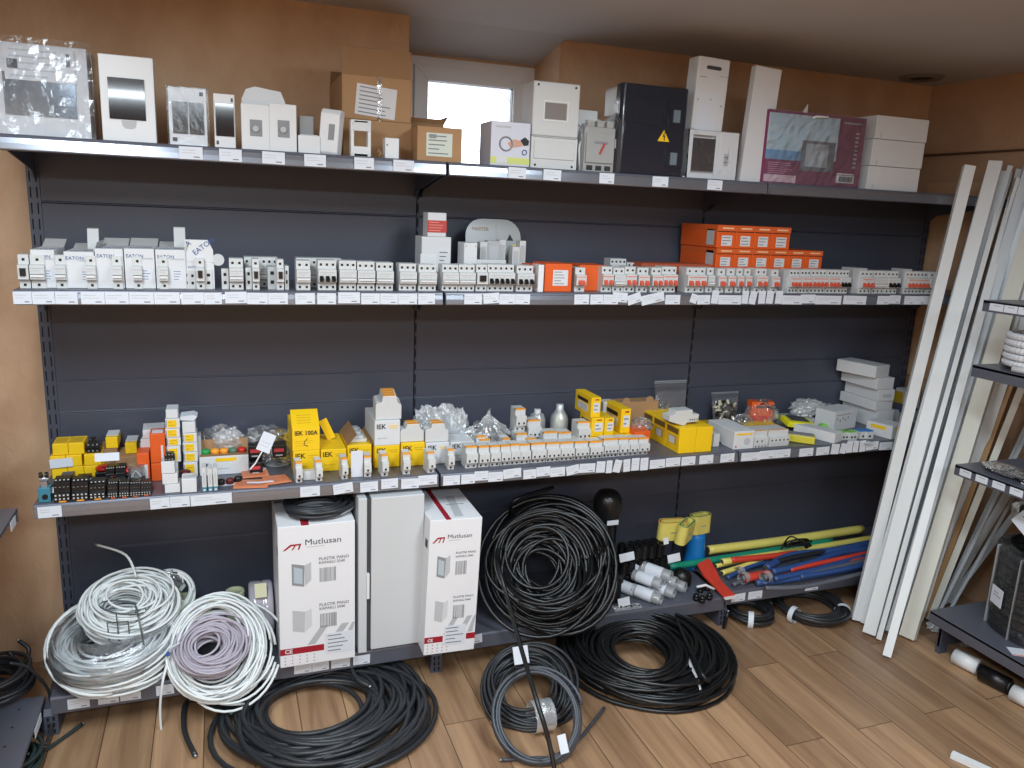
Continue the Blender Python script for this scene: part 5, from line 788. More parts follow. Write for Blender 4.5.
# ------------------------------------------------------------ base shelf
def camn(C, e, da=0):
    a = math.atan2(CAM.x-C.x, C.y-CAM.y)+math.radians(da); e = math.radians(e); return Vector((math.sin(a)*math.cos(e), -math.cos(a)*math.cos(e), math.sin(e)))
ZB1 = ZB+.0008
# white coils at the left
C = PY(114, 657, -.31); C.z = ZB+.085; n_ = camn(C, 78)
t = coil('cable_coil', 'white cable coil in clear film, under the tied white bundle', CABW, C, n_, .142, .0042, 74, .045, .07, 51, n=7, zmin=ZB, wob=.03, group='white cable coils on the base shelf')
b = MB(); e1 = Vector((1, 0, 0)); r = random.Random(2)
for i in range(31):
    q = 2*math.pi*i/30
    for k in range(13):
        f = math.pi*(k/12)*1.0-.25; R_ = .142+.058*math.cos(f)+r.uniform(-.003, .003); z = .0+.075*math.sin(f)*1.1
        b.v.append((R_*math.cos(q), R_*math.sin(q), max(z, -.084)))
b.f += [(i*13+k, (i+1)*13+k, (i+1)*13+k+1, i*13+k+1) for i in range(30) for k in range(12)]; b.m += [0]*360; b.build('film', FILM3, t, smooth=True)
b = MB().box(-.035, .035, -.002, .002, -.02, .02); q = b.build('label', LABEL, t); q.location = (.2, -.1, .02); q.rotation_euler = (.5, .1, .9); b = MB().lathe([(0, 0), (.008, 0)], 12); q = b.build('printed_mark', BLUEI, t); q.location = (.175, -.135, .02); q.rotation_euler = (1.1, 0, .6)
for k, (R_, s_) in enumerate(((.172, 61), (.166, 62))):
    MB().tube([p-C for p in coilpts(C+Vector((-.015, -.03, .03+.02*k)), camn(C, 60+10*k), R_, .8, .01, .01, s_, zmin=ZB, a=.0055)], .0055, 7).build('loose_turn', CABW, t, smooth=True)
b = MB(); b.tube([(0, -.07, .06), (.0, -.085, .13), (.06, -.09, .13), (.06, -.075, .06)], .0022, 5).tube([(.03, -.08, .05), (.028, -.088, .16)], .0022, 5); b.build('wire_tie', M('tie_wire', (84, 92, 94), .5), t)
C2 = PY(127, 607, -.27); n_ = camn(C2, 62)
t = coil('cable_coil', 'thick tied bundle of white cable on top of the film-wrapped coil', CABW, C2, n_, .108, .0042, 84, .046, .062, 53, ell=.85, n=7, wob=.05, group='white cable coils on the base shelf', tails=[[C2+Vector((.03, .03, .09)), C2+Vector((0, .06, .16)), C2+Vector((-.09, .1, .19))]])
up = n_.cross(Vector((1, 0, 0))).normalized()
for i, (dx, w2) in enumerate(((.045, 0), (.02, 1))): tie(t, (dx, -.1, -.02) if i == 0 else (-.0, -.09, .045), (1, .2, .1) if i == 0 else (.3, .2, 1), .066 if i == 0 else .07, M('tie_wire'), .006)
t2 = coil('cable_coil', 'white cable loops drooping behind the tied bundle, right side', CABW, PY(170, 592, -.16), camn(C2, 20), .07, .005, 8, .015, .02, 54, n=6, wob=.05, group='white cable coils on the base shelf'); blob(t2, .14, .1, .1, FILM3, seed=5, c=(-.02, 0, -.02))
# loose white coil and lavender coil
C = PY(216, 646, -.40); n_ = camn(C, 42, -4); uA = Vector((1, 0, 0)); uA = (uA-n_*uA.dot(n_)).normalized(); uB = n_.cross(uA)
pA = C-uB*.16+uA*-.1
t = coil('cable_coil', 'loose white cable loops hanging over the base shelf edge', CABW, C, n_, .13, .0042, 30, .032, .03, 57, n=7, wob=.06, ell=1.15, group='white cable coils on the base shelf',
         tails=[[C-uA*.14, PY(163, 680, -.47), PY(160, 712, -.48), PY(162.5, 742, -.48)], [C-uB*.15, PY(222, 704, -.5), PY(251, 703.5, -.5)], [C+uA*.13, PY(262, 652, -.46), PY(244, 690, -.5)]])
for k in range(4): MB().tube([p-C for p in coilpts(C+uA*(.03+.006*k)+uB*(.0-.01*k), n_, .138+.008*k, .95, .012, .02, 71+k, ell=1.08, wob=.05)], .0045, 7).build('loose_turn', CABW, t, smooth=True)
Cg = PY(211, 650, -.385)+n_*.035; ng = camn(Cg, 60)
coil('cable_coil', 'flat lavender-grey cable coil inside the loose white loops', CABG, Cg, ng, .078, .0042, 74, .036, .04, 58, n=7, wob=.015, ell=.95)
# jars
for i, (u, v, y, r_) in enumerate(((187, 596, -.14, .034), (181, 608, -.2, .036), (203, 608, -.2, .034), (236, 590, -.12, .034))):
    x = XL(u, y, ZB); zt_ = PY(u, v, y).z-ZB1; t = thing('plastic_jar', ['pale green jar behind, left of the loose white coil', 'pale green jar nearest the tied white bundle', 'pale green jar hidden behind the loose white loops', 'pale green jar between loose white loops and lavender reel'][i], 'jar', (x, y, ZB1), 0, 'pale green plastic jars'); MB().lathe([(0, 0), (r_*.92, 0), (r_*.95, .01), (r_*.95, zt_-.035), (r_*.85, zt_-.03), (0, zt_-.03)], 22).build('jar_body', GRNL, t, smooth=True); MB().lathe([(r_, zt_-.032), (r_*1.02, zt_-.006), (r_*.97, zt_), (r_*.8, zt_), (r_*.76, zt_-.004), (0, zt_-.004)], 22).build('lid', GRNL, t, smooth=True)
# lavender reel standing
x = XL(250, -.22, ZB); R_ = .098; t = thing('cable_reel', 'shiny lavender cable reel in film standing left of the carton', 'cable reel', (x, -.2, ZB1))
b = MB(); pf = [(.03, -.0), (R_*.93, 0), (R_, .008), (R_, .038), (R_*.96, .045), (R_, .052), (R_, .075), (R_*.93, .082), (.03, .082), (.03, 0)]; b.lathe(pf, 32); q = b.build('body', M('lavender_film', (188, 182, 194), .16, coat=.6), t, smooth=True); q.rotation_euler = (0, math.radians(90), 0); q.location = (0, 0, R_)
q = MB().box(.02, .06, -R_-.001, -R_+.001, -.02, .03).build('label', M('cream_label', (222, 218, 180), .5), t); q.location = (0, .012, R_*1.35); q.rotation_euler = (math.radians(-38), 0, 0)
t = thing('cable_reel', 'second lavender reel edge squeezed between reel and carton', 'cable reel', (x+.088, -.17, ZB1)); q = MB().lathe([(.03, 0), (R_*.8, 0), (R_*.88, .006), (R_*.88, .014), (.03, .014)], 28).build('body', M('lavender_film'), t, smooth=True); q.rotation_euler = (0, math.radians(90), 0); q.location = (0, 0, R_*.9)
# the two tall printed cartons
def mcarton(uL, uR, vT, vB, d, label, rz=0, ry=0, left=True):
    y = PZ((uL+uR)/2, vB, ZB).y; x, w_, h = fit(uL, uR, vT, y, ZB1); t = thing('cabinet_carton', label, 'box', (x, y, ZB1), group='tall white printed cabinet cartons', rot=(0, math.radians(ry), math.radians(rz)))
    MB().box(0, w_, 0, d, 0, h).build('body', M('carton_white', (228, 229, 233), .45), t, bevel=.002)
    MB().prism([(w_*.06, h*.835), (w_*.12, h*.86), (w_*.16, h*.875), (w_*.3, h*.875), (w_*.27, h*.835), (w_*.25, h*.835), (w_*.27, h*.865), (w_*.23, h*.865), (w_*.19, h*.835), (w_*.17, h*.835), (w_*.21, h*.865), (w_*.17, h*.863), (w_*.09, h*.835)], -.0008, 0, 0, 'y').build('logo', REDP, t)
    text('Mutlusan', w_*.115, M('dark_letter', (62, 60, 70), .6), t, (w_*.34, -.0006, h*.862), sx=1.15, bold=0, name='logo_text'); pr(t, w_*.36, w_*.6, h*.845, h*.849, LGREY, name='printed_text')
    for k, zc in enumerate((.69, .36)):
        xx = .52; text('PLASTIK PANO', w_*.06, M('dark_letter'), t, (w_*xx, -.0006, h*(zc+.055))); text('KAPAKLI 3040', w_*.056, M('dark_letter'), t, (w_*xx, -.0006, h*(zc+.028))); barcode(t, w_*.53, w_*.75, h*(zc-.1), h*(zc-.0), mat=GREY)
        x0, z0, ww, hh = w_*.17, h*(zc-.12), w_*.25, h*.17; b = MB().prism([(x0, z0+.01), (x0+ww*.62, z0), (x0+ww*.66, z0+hh-.01), (x0, z0+hh)], -.0008, 0, 0, 'y').prism([(x0+ww*.66, z0+.002), (x0+ww, z0+.022), (x0+ww, z0+hh), (x0+ww*.66, z0+hh-.01)], -.0008, 0, 1, 'y')
        if k == 0: b.prism([(x0+ww*.1, z0+.018), (x0+ww*.55, z0+.01), (x0+ww*.55, z0+hh-.022), (x0+ww*.1, z0+hh-.012)], -.0014, -.0008, 2, 'y')
        b.build('printed_picture', [GREY if k == 0 else LGREY, LGREY if k == 0 else M('pale_print', (206, 208, 212), .6), M('glass_print', (176, 190, 200), .4)], t)
    for a in (.42, .7, .9): MB().prism([(w_*(a-.06), h*.145), (w_*(a+.04), h*.145), (min(w_*(a+.22), w_*.995), h*.27), (min(w_*(a+.12), w_*.96), h*.27)], -.0008, 0, 0, 'y').build('printed_stripe', M('stripe_grey', (178, 180, 186), .6), t)
    if left: pr(t, 0, w_*.58, h*.09, h*.135, REDP, name='printed_band')
    else: pr(t, 0, w_*.36, h*.09, h*.135, REDP, name='printed_band'); pr(t, w_*.82, w_, h*.09, h*.135, REDP, name='printed_band')
    text('CE', w_*.085, WHITE, t, (w_*.06, -.0012, h*.1), bold=.0006); pr(t, w_*.6 if left else w_*.38, w_*.97 if left else w_*.8, h*.06, h*.21, LABEL, y=-.0014, name='sticker', lines=5); b = MB()
    for i in range(5):
        for j in range(3): b.box(w_*(.06+.095*i), w_*(.06+.095*i)+.003, -.0008, 0, h*(.02+.024*j), h*(.02+.024*j)+.003)
    b.build('printed_symbol', REDP, t); MB().box(w_*.3, w_*.4, -.0006, d, h, h+.0006).build('printed_band', REDP, t); MB().box(-.0006, 0, .02, .05, h*.78, h*.84).build('printed_text', INKD, t); MB().box(w_*.5, w_*.85, d*.45, d*.47, h+.0001, h+.0007).build('printed_text', GREY, t)
    if not left: q = MB().prism([(0, 0), (.03, .0), (.05, .2), (.02, .2)], 0, .0006, 0, 'z').build('printed_stripe', LGREY, t, loc=(w_*.5, .02, h+.0001))
    return t, x, y, w_, h
t, x, y, w_, h = mcarton(280.5, 355, 524, 663, .3, 'wide tall white carton with red logo and black coil on top', rz=0)
C = PY(316, 510, y+.1); C.z = ZB1+h+.028; coil('cable_coil', 'black flat coil lying on top of the wide white carton', CABD, C, (0, -.08, 1), .1, .0075, 9, .022, .016, 63, zmin=ZB1+h, ell=.75, group='black cable coils on the shelves'); coil('cable_coil', 'grey-white flat coil under the black one on the wide carton', M('pale_grey_cable', (150, 154, 160), .4), C-Vector((-.01, .005, .015)), (0, 0, 1), .09, .004, 6, .02, .006, 64, zmin=ZB1+h, ell=.7)
# cabinet door panel
y = PZ(390, 650, ZB).y; x0 = XL(358.5, y, ZB); x1 = XL(367, y, ZB); x2 = XL(371, y, ZB); x3 = XL(422, y, ZB); hh = min(.578, PY(390, 493, y).z-ZB1)
t = thing('metal_cabinet', 'tall light grey metal cabinet side between the two printed cartons', 'electrical enclosure', (x0, y+.005, ZB1)); CG = M('cabinet_grey', (200, 203, 206), .35)
MB().box(0, x1-x0, 0, .3, 0, hh).build('door', CG, t, bevel=.003); MB().box(x1-x0+.001, x2-x0, .01, .29, .004, hh-.004).build('seal', DGREY, t); MB().box(x2-x0, x3-x0, .0, .29, .008, hh-.002).build('housing', CG, t, bevel=.003); MB().box(x1-x0-.001, x1-x0+.008, -.004, .01, hh*.36, hh*.52).build('hinge', WPL, t); MB().box(0, .1, .29, .3, 0, .05).build('rear_lip', CG, t)
t, x, y, w_, h = mcarton(423.5, 474, 519, 652, .3, 'narrow tall white carton with red logo beside large black coil', rz=0, ry=1.6, left=False)
# big black coil
C = PY(545, 566, -.345); n_ = camn(C, 34, 6); uA = (Vector((1, 0, 0))-n_*n_.x).normalized(); uB = n_.cross(uA)
t = coil('cable_coil', 'huge shiny black cable coil leaning in the middle bay', CABK, C+n_*.0, n_, .165, .0078, 66, .095, .06, 77, n=7, wob=.035, ell=1.02, group='black cable coils on the shelves',
         tails=[[C+uA*-.16+uB*.1, PY(497, 560, -.5), PY(508, 600, -.64), PY(523, 655, -.82), PY(538, 705, -.98), PY(549, 742, -1.04), PZ(557, 785, .01)], [C+uB*.22+uA*-.1, PY(515, 500, -.28), PY(553, 487.5, -.2)]])
for k in range(3): MB().tube([p-C for p in coilpts(C+n_*(.09+.01*k)+uB*(.01*k), n_, .2+.01*k, 1.0, .01, .01, 91+k, ell=.95-.1*k, wob=.08)], .0068, 7).build('loose_turn', CABK, t, smooth=True)
cs = coilpts(C+n_*.05+uB*-.02, camn(C, 62), .165, 12, .03, .03, 97, wob=.06)
MB().tube([p-C for p in cs], .0068, 7).build('loose_turn', CABK, t, smooth=True)
# domed black cap
y = -.2; x = XL(601.5, y, ZB); hz = PY(604, 492, y).z-ZB1; t = thing('domed_cap', 'tall black tube with domed cap and white label behind big coil', 'end cap', (x, y, ZB1)); r_ = .05
MB().lathe([(r_*.9, 0), (r_*.9, hz-.09), (r_*.95, hz-.085)], 26).build('tube', BLACK, t, smooth=True); MB().lathe([(r_*.98, hz-.11), (r_*1.18, hz-.06), (r_*1.2, hz-.035), (r_*1.0, hz-.012), (r_*.8, hz), (0, hz+.002)], 28).build('cap', M('cap_black', (28, 28, 30), .28), t, smooth=True); MB().box(-.026, .026, -r_*1.16, -r_*1.12, hz-.125, hz-.105).build('label', LABEL, t)
# pile of black sleeves
r = random.Random(12); lb = 'small black ribbed sleeve standing in the dark pile below the yellow rolls'
mb = MB().lathe([(.016, 0), (.0175, .004), (.0165, .01), (.0165, .05), (.018, .054), (.018, .06), (.013, .06), (.013, .02)], 10); me = mb.mesh('sleeve', BLACK); mr = MB().box(-.004, .004, -.021, -.014, .008, .05).box(-.021, -.014, -.004, .004, .008, .05).box(.014, .021, -.004, .004, .008, .05).mesh('rib', BLACK)
k_ = 0
for lay in range(3):
    for i in range(7-lay):
        for j in range(3 if lay < 2 else 2):
            y = -.24+.042*j; x = XL(618, -.24, ZB)+.038*i+.016*lay+r.uniform(-.004, .004)
            t = thing('black_sleeve', lb, 'sleeve', (x, y, ZB1+.062*lay), r.uniform(0, 90), 'pile of small black ribbed sleeves'); t.rotation_euler = (r.uniform(-.12, .12) if lay == 2 else 0, 0, r.uniform(0, 3)); inst(me, 'tube', t); inst(mr, 'rib', t); k_ += 1
t = thing('end_cap', 'large black rounded end cap between clear rolls and red sleeve', 'end cap', (XL(681, -.27, ZB), -.27, ZB1)); MB().lathe([(.042, 0), (.042, .04), (.03, .062), (0, .07)], 20).build('body', BLACK, t, smooth=True)
for i, (u, v, y, s_, lb_) in enumerate(((627, 557, -.30, .034, 'white price card on the black sleeve pile, left'), (674, 558, -.30, .03, 'white price card on the black sleeve pile, right, under blue spool'), (624, 602, -.40, .026, 'white price card lying left of the clear rolls near the edge'), (612.5, 552, -.31, .01, 'small white dot tag between big coil and sleeve pile'), (666, 541, -.27, .012, 'small white tag hanging under the first yellow roll'))):
    p = PY(u, v, y); o = MB().box(-s_, s_, 0, .001, -.017 if s_ > .02 else -.014, .017 if s_ > .02 else .014).build('price_card', LABEL, None, loc=p); o.rotation_euler = (math.radians(-14), math.radians(-6), 0); tag(o, lb_, 'price card')
for i in range(5):
    p = PZ(612+3*i, 600-4*i+4, ZB); t = thing('black_clip_block', f'black plastic bracket stacked beside the big coil, {ORD[i]} from the front', 'bracket', (p.x, -.36+.035*i, ZB1), 10, 'black brackets beside the big coil'); MB().box(0, .03, 0, .028, 0, .07+.008*i).box(.004, .026, -.003, 0, .01, .03).build('body', BLACK, t, bevel=.002)
# clear rolls with white labels
d3 = Vector((.07, -.1, -.02)).normalized(); L_ = .13
for i, (u, v, z_, lb_) in enumerate(((643, 594, .022, 'frontmost at the left'), (661, 600, .022, 'at the very front edge'), (674, 594, .022, 'front, second from the right'), (685, 588, .022, 'rightmost'), (661.5, 585, .058, 'upper layer, middle'), (676, 583, .055, 'upper layer, right'), (671, 577, .088, 'topmost'), (652, 579, .05, 'upper layer, left'), (648, 571, .08, 'rear with a wide band'))):
    p = PZ(u, v, ZB1+z_); t = thing('clear_roll', f'clear plastic sleeve roll with white label, {lb_}', 'roll', p, 0, 'clear rolls with white labels'); r_ = .025
    a = Vector((0, 0, 0)); e = -d3*L_; e.z = abs(e.z)*.3
    b = MB().tube([a, e], r_, 14, caps=False).tube([a, e], r_*.62, 12, caps=False); b.build('film_tube', FILM2, t, smooth=True); b = MB()
    for k in range(9): an = k*.7; b.tube([a+Vector((math.cos(an)*r_*.6, .02*k*.1, math.sin(an)*r_*.6)), e+Vector((math.cos(an+2)*r_*.6, 0, math.sin(an+2)*r_*.6))], .0022, 4)
    b.build('contents', SILV, t); MB().tube([e*.28, e*.85], r_+.0008, 14, caps=False).build('label', LABEL, t, smooth=True)
t = thing('film_pouch', 'flat clear pouch of dark parts under the price card, front edge', 'plastic bag', PZ(622, 611, ZB1)); MB().box(-.03, .09, 0, .03, 0, .008).build('pouch', FILM2, t); bits(t, .1, .02, .01, [BLACK, DGREY], 'contents', 8, 3, .01, c=(.03, .015, 0))
# black fittings at the front
for i, (u, v) in enumerate(((696, 600), (702, 602), (709, 599), (700, 592), (707, 590))): p = PZ(u, v, ZB); t = thing('black_gland', f'small black cable gland beside the red sleeve, {ORD[i]} of the little heap', 'cable gland', (p.x, p.y, ZB1), 0, 'small black glands'); MB().lathe([(.008, 0), (.014, 0), (.014, .012), (.010, .014), (.010, .026), (.006, .026)], 10).build('body', BLACK, t, smooth=True); MB().lathe([(.010, .014), (.016, .015), (.016, .019), (.010, .02)], 6).build('nut', BLACK, t)
p = PZ(704, 593, ZB)+Vector((0, 0, .03)); o = MB().tube([p*0+Vector((-.04, 0, 0)), Vector((0, -.005, .006)), Vector((.035, -.02, -.01))], .006, 6).build('white_sleeve', WPL, None, smooth=True, loc=p); tag(o, 'short curved white sleeve lying across the black glands', 'sleeve'); o.location.z = ZB+.033
# yellow rolls and blue spool
def looproll(c, L, R_, h, mo, mi, label, rz, tilt=0):
    t = thing('tube_roll', label, 'roll', c, group='yellow flattened tube rolls', rot=(math.radians(tilt), 0, math.radians(rz))); b = MB()
    def ring(rr, th, m):
        pts = [(L/2+rr*math.sin(a), -rr*math.cos(a)) for a in [math.pi*k/10 for k in range(11)]]+[(-L/2-rr*math.sin(a), rr*math.cos(a)) for a in [math.pi*k/10 for k in range(11)]]
        pi_ = [(L/2+(rr-th)*math.sin(a), -(rr-th)*math.cos(a)) for a in [math.pi*k/10 for k in range(11)]]+[(-L/2-(rr-th)*math.sin(a), (rr-th)*math.cos(a)) for a in [math.pi*k/10 for k in range(11)]]
        n = len(pts); o = len(b.v)
        for (x, y), (xi, yi) in zip(pts, pi_): b.v.extend([(x, y, 0), (x, y, h), (xi, yi, h), (xi, yi, 0)])
        for k in range(n):
            j = (k+1) % n
            for a, c_ in ((0, 1), (1, 2), (2, 3), (3, 0)): b.f.append((o+4*k+a, o+4*j+a, o+4*j+c_, o+4*k+c_)); b.m.append(m)
    for k in range(3): ring(R_-.005*k, .0025, 0 if k != 1 else 1)
    b.build('band', [mo, mi], t); MB().box(-L*.2, L*.25, -R_-.0006, -R_, h*.42, h*.48).build('printed_text', GREY, t); return t
p = PY(671, 538, -.2); looproll(p, .085, .024, .085, HYEL, HRED, 'yellow tube roll with red inside, left of the three', -8, 6); p = PY(683, 540, -.24); looproll(p, .08, .024, .085, HYEL, HGRN, 'yellow tube roll with green edge, middle of the three, nearest', 38, 8)
y = -.14; x = XL(693.5, y, ZB); zt_ = PY(693, 533, y).z; t = thing('blue_spool', 'bright blue ribbed spool under the right yellow roll', 'spool', (x, y, ZB1)); hz = zt_-ZB1; MB().lathe([(.046, 0), (.048, hz*.1)]+[(.047-.009*k/9+(.0015 if k % 2 else 0), hz*(.1+.85*k/9)) for k in range(10)]+[(.03, hz), (0, hz)], 26).build('body', BLUE, t, smooth=True)
looproll(Vector((x+.01, y, zt_+.002)), .06, .026, .085, HYEL, HGRN, 'yellow tube roll on top of the blue spool, right', 10)
# long coloured tubes on the right base shelf
ZR = ZB+.0208
def longtube(pts, r_, m, label, nm='shrink_tube', flat=.55, tied=0, hol=True):
    P = []
    for q in pts: P.append(PZ(q[0], q[1], ZR+q[2]))
    c = P[0]; t = thing(nm, label, 'tube', c, 0, 'long coloured shrink tubes'); L = [p-c for p in spline(P, 8)]; N_ = len(L); b = MB()
    b.tube(L, r_, 10); q = b.build('tube_body', m, t, smooth=True)
    d = (L[0]-L[1]).normalized(); MB().cyl(L[0], L[0]+d*.0012, r_*.7, n=10).build('open_end', DGREY, t)
    return t
LT = [([(708, 550, .055), (780, 541, .055), (862, 529, .055)], .021, HYEL, 'thick yellow tube at the back, longest and highest'), ([(722, 562, .045), (800, 550, .04), (873, 538, .04)], .015, HYEL, 'thinner yellow tube in front of the thick yellow one'), ([(669, 567, .03), (745, 555, .03), (832, 541, .03)], .016, HGRN, 'green tube sticking out left below the blue spool'),
      ([(722, 573, .02), (750, 564, .025), (779, 555, .03)], .012, HYEL, 'short yellow tube beside the red flat sleeve'), ([(716, 566, .03), (745, 560, .03), (775, 556, .03)], .010, HYEL, 'short yellow tube stub below the green tube'), ([(731, 560, .05), (765, 557, .05), (797, 553, .05)], .014, HRED, 'red tube lying across the yellow ones'),
      ([(727, 578, .015), (752, 566, .02), (790, 556, .03)], .010, HBLUE, 'dark blue thin tube left of the red roll'), ([(733, 585, .012), (760, 572, .02), (800, 560, .03)], .009, HGRY, 'grey thin tube left of the blue bundle'),
      ([(744, 578, .03), (800, 569, .03), (868, 560, .03)], .019, HRED, 'red tube with clear rolled end'), ([(766, 568, .055), (790, 556, .06), (830, 551, .06), (872, 543, .06)], .017, HBLUE, 'blue tube bowing up over the bundle, highest blue'), ([(772, 572, .05), (810, 563, .05), (840, 553, .05), (870, 549, .05)], .015, HBLUE, 'blue tube second from the top of bundle'),
      ([(774, 579, .035), (815, 570, .04), (850, 560, .04), (872, 555, .045)], .013, HBLUE, 'blue tube with bright folded side, middle of bundle'), ([(756, 583, .015), (800, 578, .02), (868, 566, .02)], .014, HBLUE, 'blue tube at the front of the bundle, long'), ([(765, 588, .012), (800, 587, .012), (835, 580, .014), (868, 572, .016)], .010, HGRY, 'grey tube along the shelf edge, frontmost'),
      ([(768, 578, .02), (810, 574, .03), (868, 560, .035)], .014, HGRY, 'grey tube inside the blue bundle'), ([(790, 570, .045), (830, 561, .05), (872, 552, .05)], .011, HRED, 'thin red tube showing between blue ones'), ([(770, 563, .06), (800, 556, .065), (850, 547, .06)], .012, M('dark_tube', (40, 42, 48), .4), 'dark tube above the blue bundle at back'), ([(800, 577, .03), (840, 570, .035), (872, 563, .04)], .012, HBLUE, 'blue tube at the right end of bundle')]
for pts, r_, m, lb_ in LT: longtube(pts, r_, m, lb_)
for (u, v, z_, lb_) in ((742, 579, .03, 'clear film roll end round the red tube'), (764, 578, .045, 'clear film roll end at the left of the blue bundle'), (737, 573, .02, 'small clear film roll between red sleeve and red tube')):
    p = PZ(u, v, ZR+z_); t = thing('film_roll', lb_, 'roll', p); MB().tube([(0, 0, 0), (.03, .012, 0)], .024, 14, caps=False).tube([(0, 0, 0), (.03, .012, 0)], .012, 12, caps=False).build('film', FILM2, t, smooth=True); MB().tube([(.003, 0, 0), (.03, .01, 0)], .011, 10).build('core', HGRY, t, smooth=True)
b = MB(); P0 = PZ(790, 548, ZR+.085); r = random.Random(8)
for k in range(7): b.tube(spline([Vector((r.uniform(-.05, .0), 0, r.uniform(-.01, .02))), Vector((r.uniform(-.02, .04), r.uniform(-.03, .03), r.uniform(.0, .05))), Vector((.08+r.uniform(-.02, .03), r.uniform(-.02, .02), r.uniform(.0, .04))), Vector((.09, 0, -.01))], 6), .0035, 6)
o = b.build('black_ties', BLACK, None, smooth=True, loc=P0); tag(o, 'bunch of black straps looped over the yellow and blue tubes', 'straps')
Pq = [PZ(u, v, ZB+z_) for u, v, z_ in ((697, 566, .05), (709, 560, .06), (716, 572, .04), (721, 583, .02), (735, 597, .006), (724, 599, .006), (711, 585, .02), (703, 577, .03))]; c = Pq[0]
b = MB(); n = len(Pq); b.add([p-c for p in Pq]+[p-c+Vector((0, 0, .012)) for p in Pq], [tuple(range(n))[::-1], tuple(range(n, 2*n))]+[(i, (i+1) % n, n+(i+1) % n, n+i) for i in range(n)])
t = thing('red_sleeve', 'flat red curved sleeve with white end at the shelf front', 'sleeve', c); b.build('body', HRED, t, bevel=.003); MB().beam(Pq[4]-c+Vector((0, -.004, .004)), Pq[5]-c+Vector((0, -.004, .004)), .012, .008).build('end_band', WPL, t, label='white end band')
# ------------------------------------------------------------ coils on the floor
def ctag(t, C, p, label=None):
    w_ = 0
C = PZ(322, 716, 0)+Vector((0, 0, .028))
t = coil('cable_coil', 'widest charcoal cable coil on floor under the cartons', CABD, C, (0, 0, 1), .255, .0085, 42, .1, .024, 101, n=8, zmin=0, wob=.05, ell=.92, group='black cable coils on the floor', tails=[[C+Vector((-.28, .05, 0)), PZ(190, 700, .02), PZ(184, 728, .012), PZ(195, 755, .012)], [C+Vector((-.2, .1, .05)), PZ(243, 718, .06), PZ(268, 750, .04)], [C+Vector((.12, .2, .04)), PZ(356, 678, .07), PZ(369, 686, .06)]])
C = PZ(528, 692, .05); n_ = camn(C, 62)
t = coil('cable_coil', 'black coil with clear tape on the floor behind grey ring', CABD, C, n_, .13, .0058, 54, .04, .05, 102, n=7, zmin=0, group='black cable coils on the floor'); q = tie(t, (-.005, -.135, .0), (1, 0, 0), .052, FILM2, .07, 'clear_tape'); bits(t, .06, .04, .04, [SILV, WPL], 'tape_crumple', 10, 4, .01, c=(.01, -.15, .02)); o = MB().box(-.028, .028, 0, .001, -.03, .03).build('tag', LABEL, t); o.location = PY(521, 655, C.y+.06)-C; o.rotation_euler = (-.5, 0, 0)
C = PZ(537, 716, .10); n_ = camn(C, 52, 4)
t = coil('cable_coil', 'thin dark grey cable ring with white tag, frontmost on floor', M('slate_cable', (64, 68, 76), .4), C, n_, .135, .0058, 7, .012, .014, 103, n=8, zmin=0, wob=.02, ell=1.08, group='black cable coils on the floor', tails=[[C+Vector((.0, -.1, -.08)), PZ(535, 758, .008), PZ(502, 760, .008)], [C+Vector((.09, -.07, -.06)), PZ(580, 738, .02), PZ(604, 708, .014)]]); o = MB().box(-.014, .014, -.001, 0, -.028, .028).build('tag', LABEL, t); o.location = PY(563, 744, C.y-.11)-C; o.rotation_euler = (-.5, -.1, 0)
C = PZ(643, 662, .0)+Vector((0, 0, .05))
t = coil('cable_coil', 'large glossy black coil with white tag under the middle bay', CABK, C, (0, -.05, 1), .245, .0075, 46, .075, .045, 104, n=8, zmin=0, wob=.05, group='black cable coils on the floor', tails=[[C+Vector((.2, .1, .05)), PZ(706, 680, .1), PY(715, 660, -.5), PY(728, 612, -.44)]])
C_ = PZ(640, 654, .085); C_.z = .085
t = coil('cable_coil', 'smaller black coil piled on the large glossy floor coil', CABK, C_, (-.05, -.12, 1), .135, .007, 26, .035, .03, 105, n=8, wob=.04, group='black cable coils on the floor')
MB().tube([PY(684, 652, C.y-.1)-C_, PY(692, 668, C.y-.2)-C_, PY(698, 680, C.y-.26)-C_, PY(703, 700, C.y-.3)-C_], [.012, .006, .004, .004], 6).build('tag', LABEL, t)
for i, (u, v, z_, R_, T_, lb_, tg) in enumerate(((752, 619, .03, .085, 9, 'small black coil on floor under right bay, left of two', ((751, 629),)), (812, 615, .035, .135, 13, 'black coil with two white tags on floor, right of two', ((786, 620), (837, 612))))):
    C = PZ(u, v, 0)+Vector((0, .02, z_)); t = coil('cable_coil', lb_, CABD, C, (0, 0, 1), R_, .0085, T_, .025, .025, 110+i, n=8, zmin=0, group='black cable coils on the floor')
    for (a, c) in tg:
        q = PZ(a, c, .03)-C; an = math.atan2(q.y, q.x); tie(t, (R_*math.cos(an), R_*math.sin(an), 0), (-math.sin(an), math.cos(an), 0), .036, LABEL, .022, 'tag')
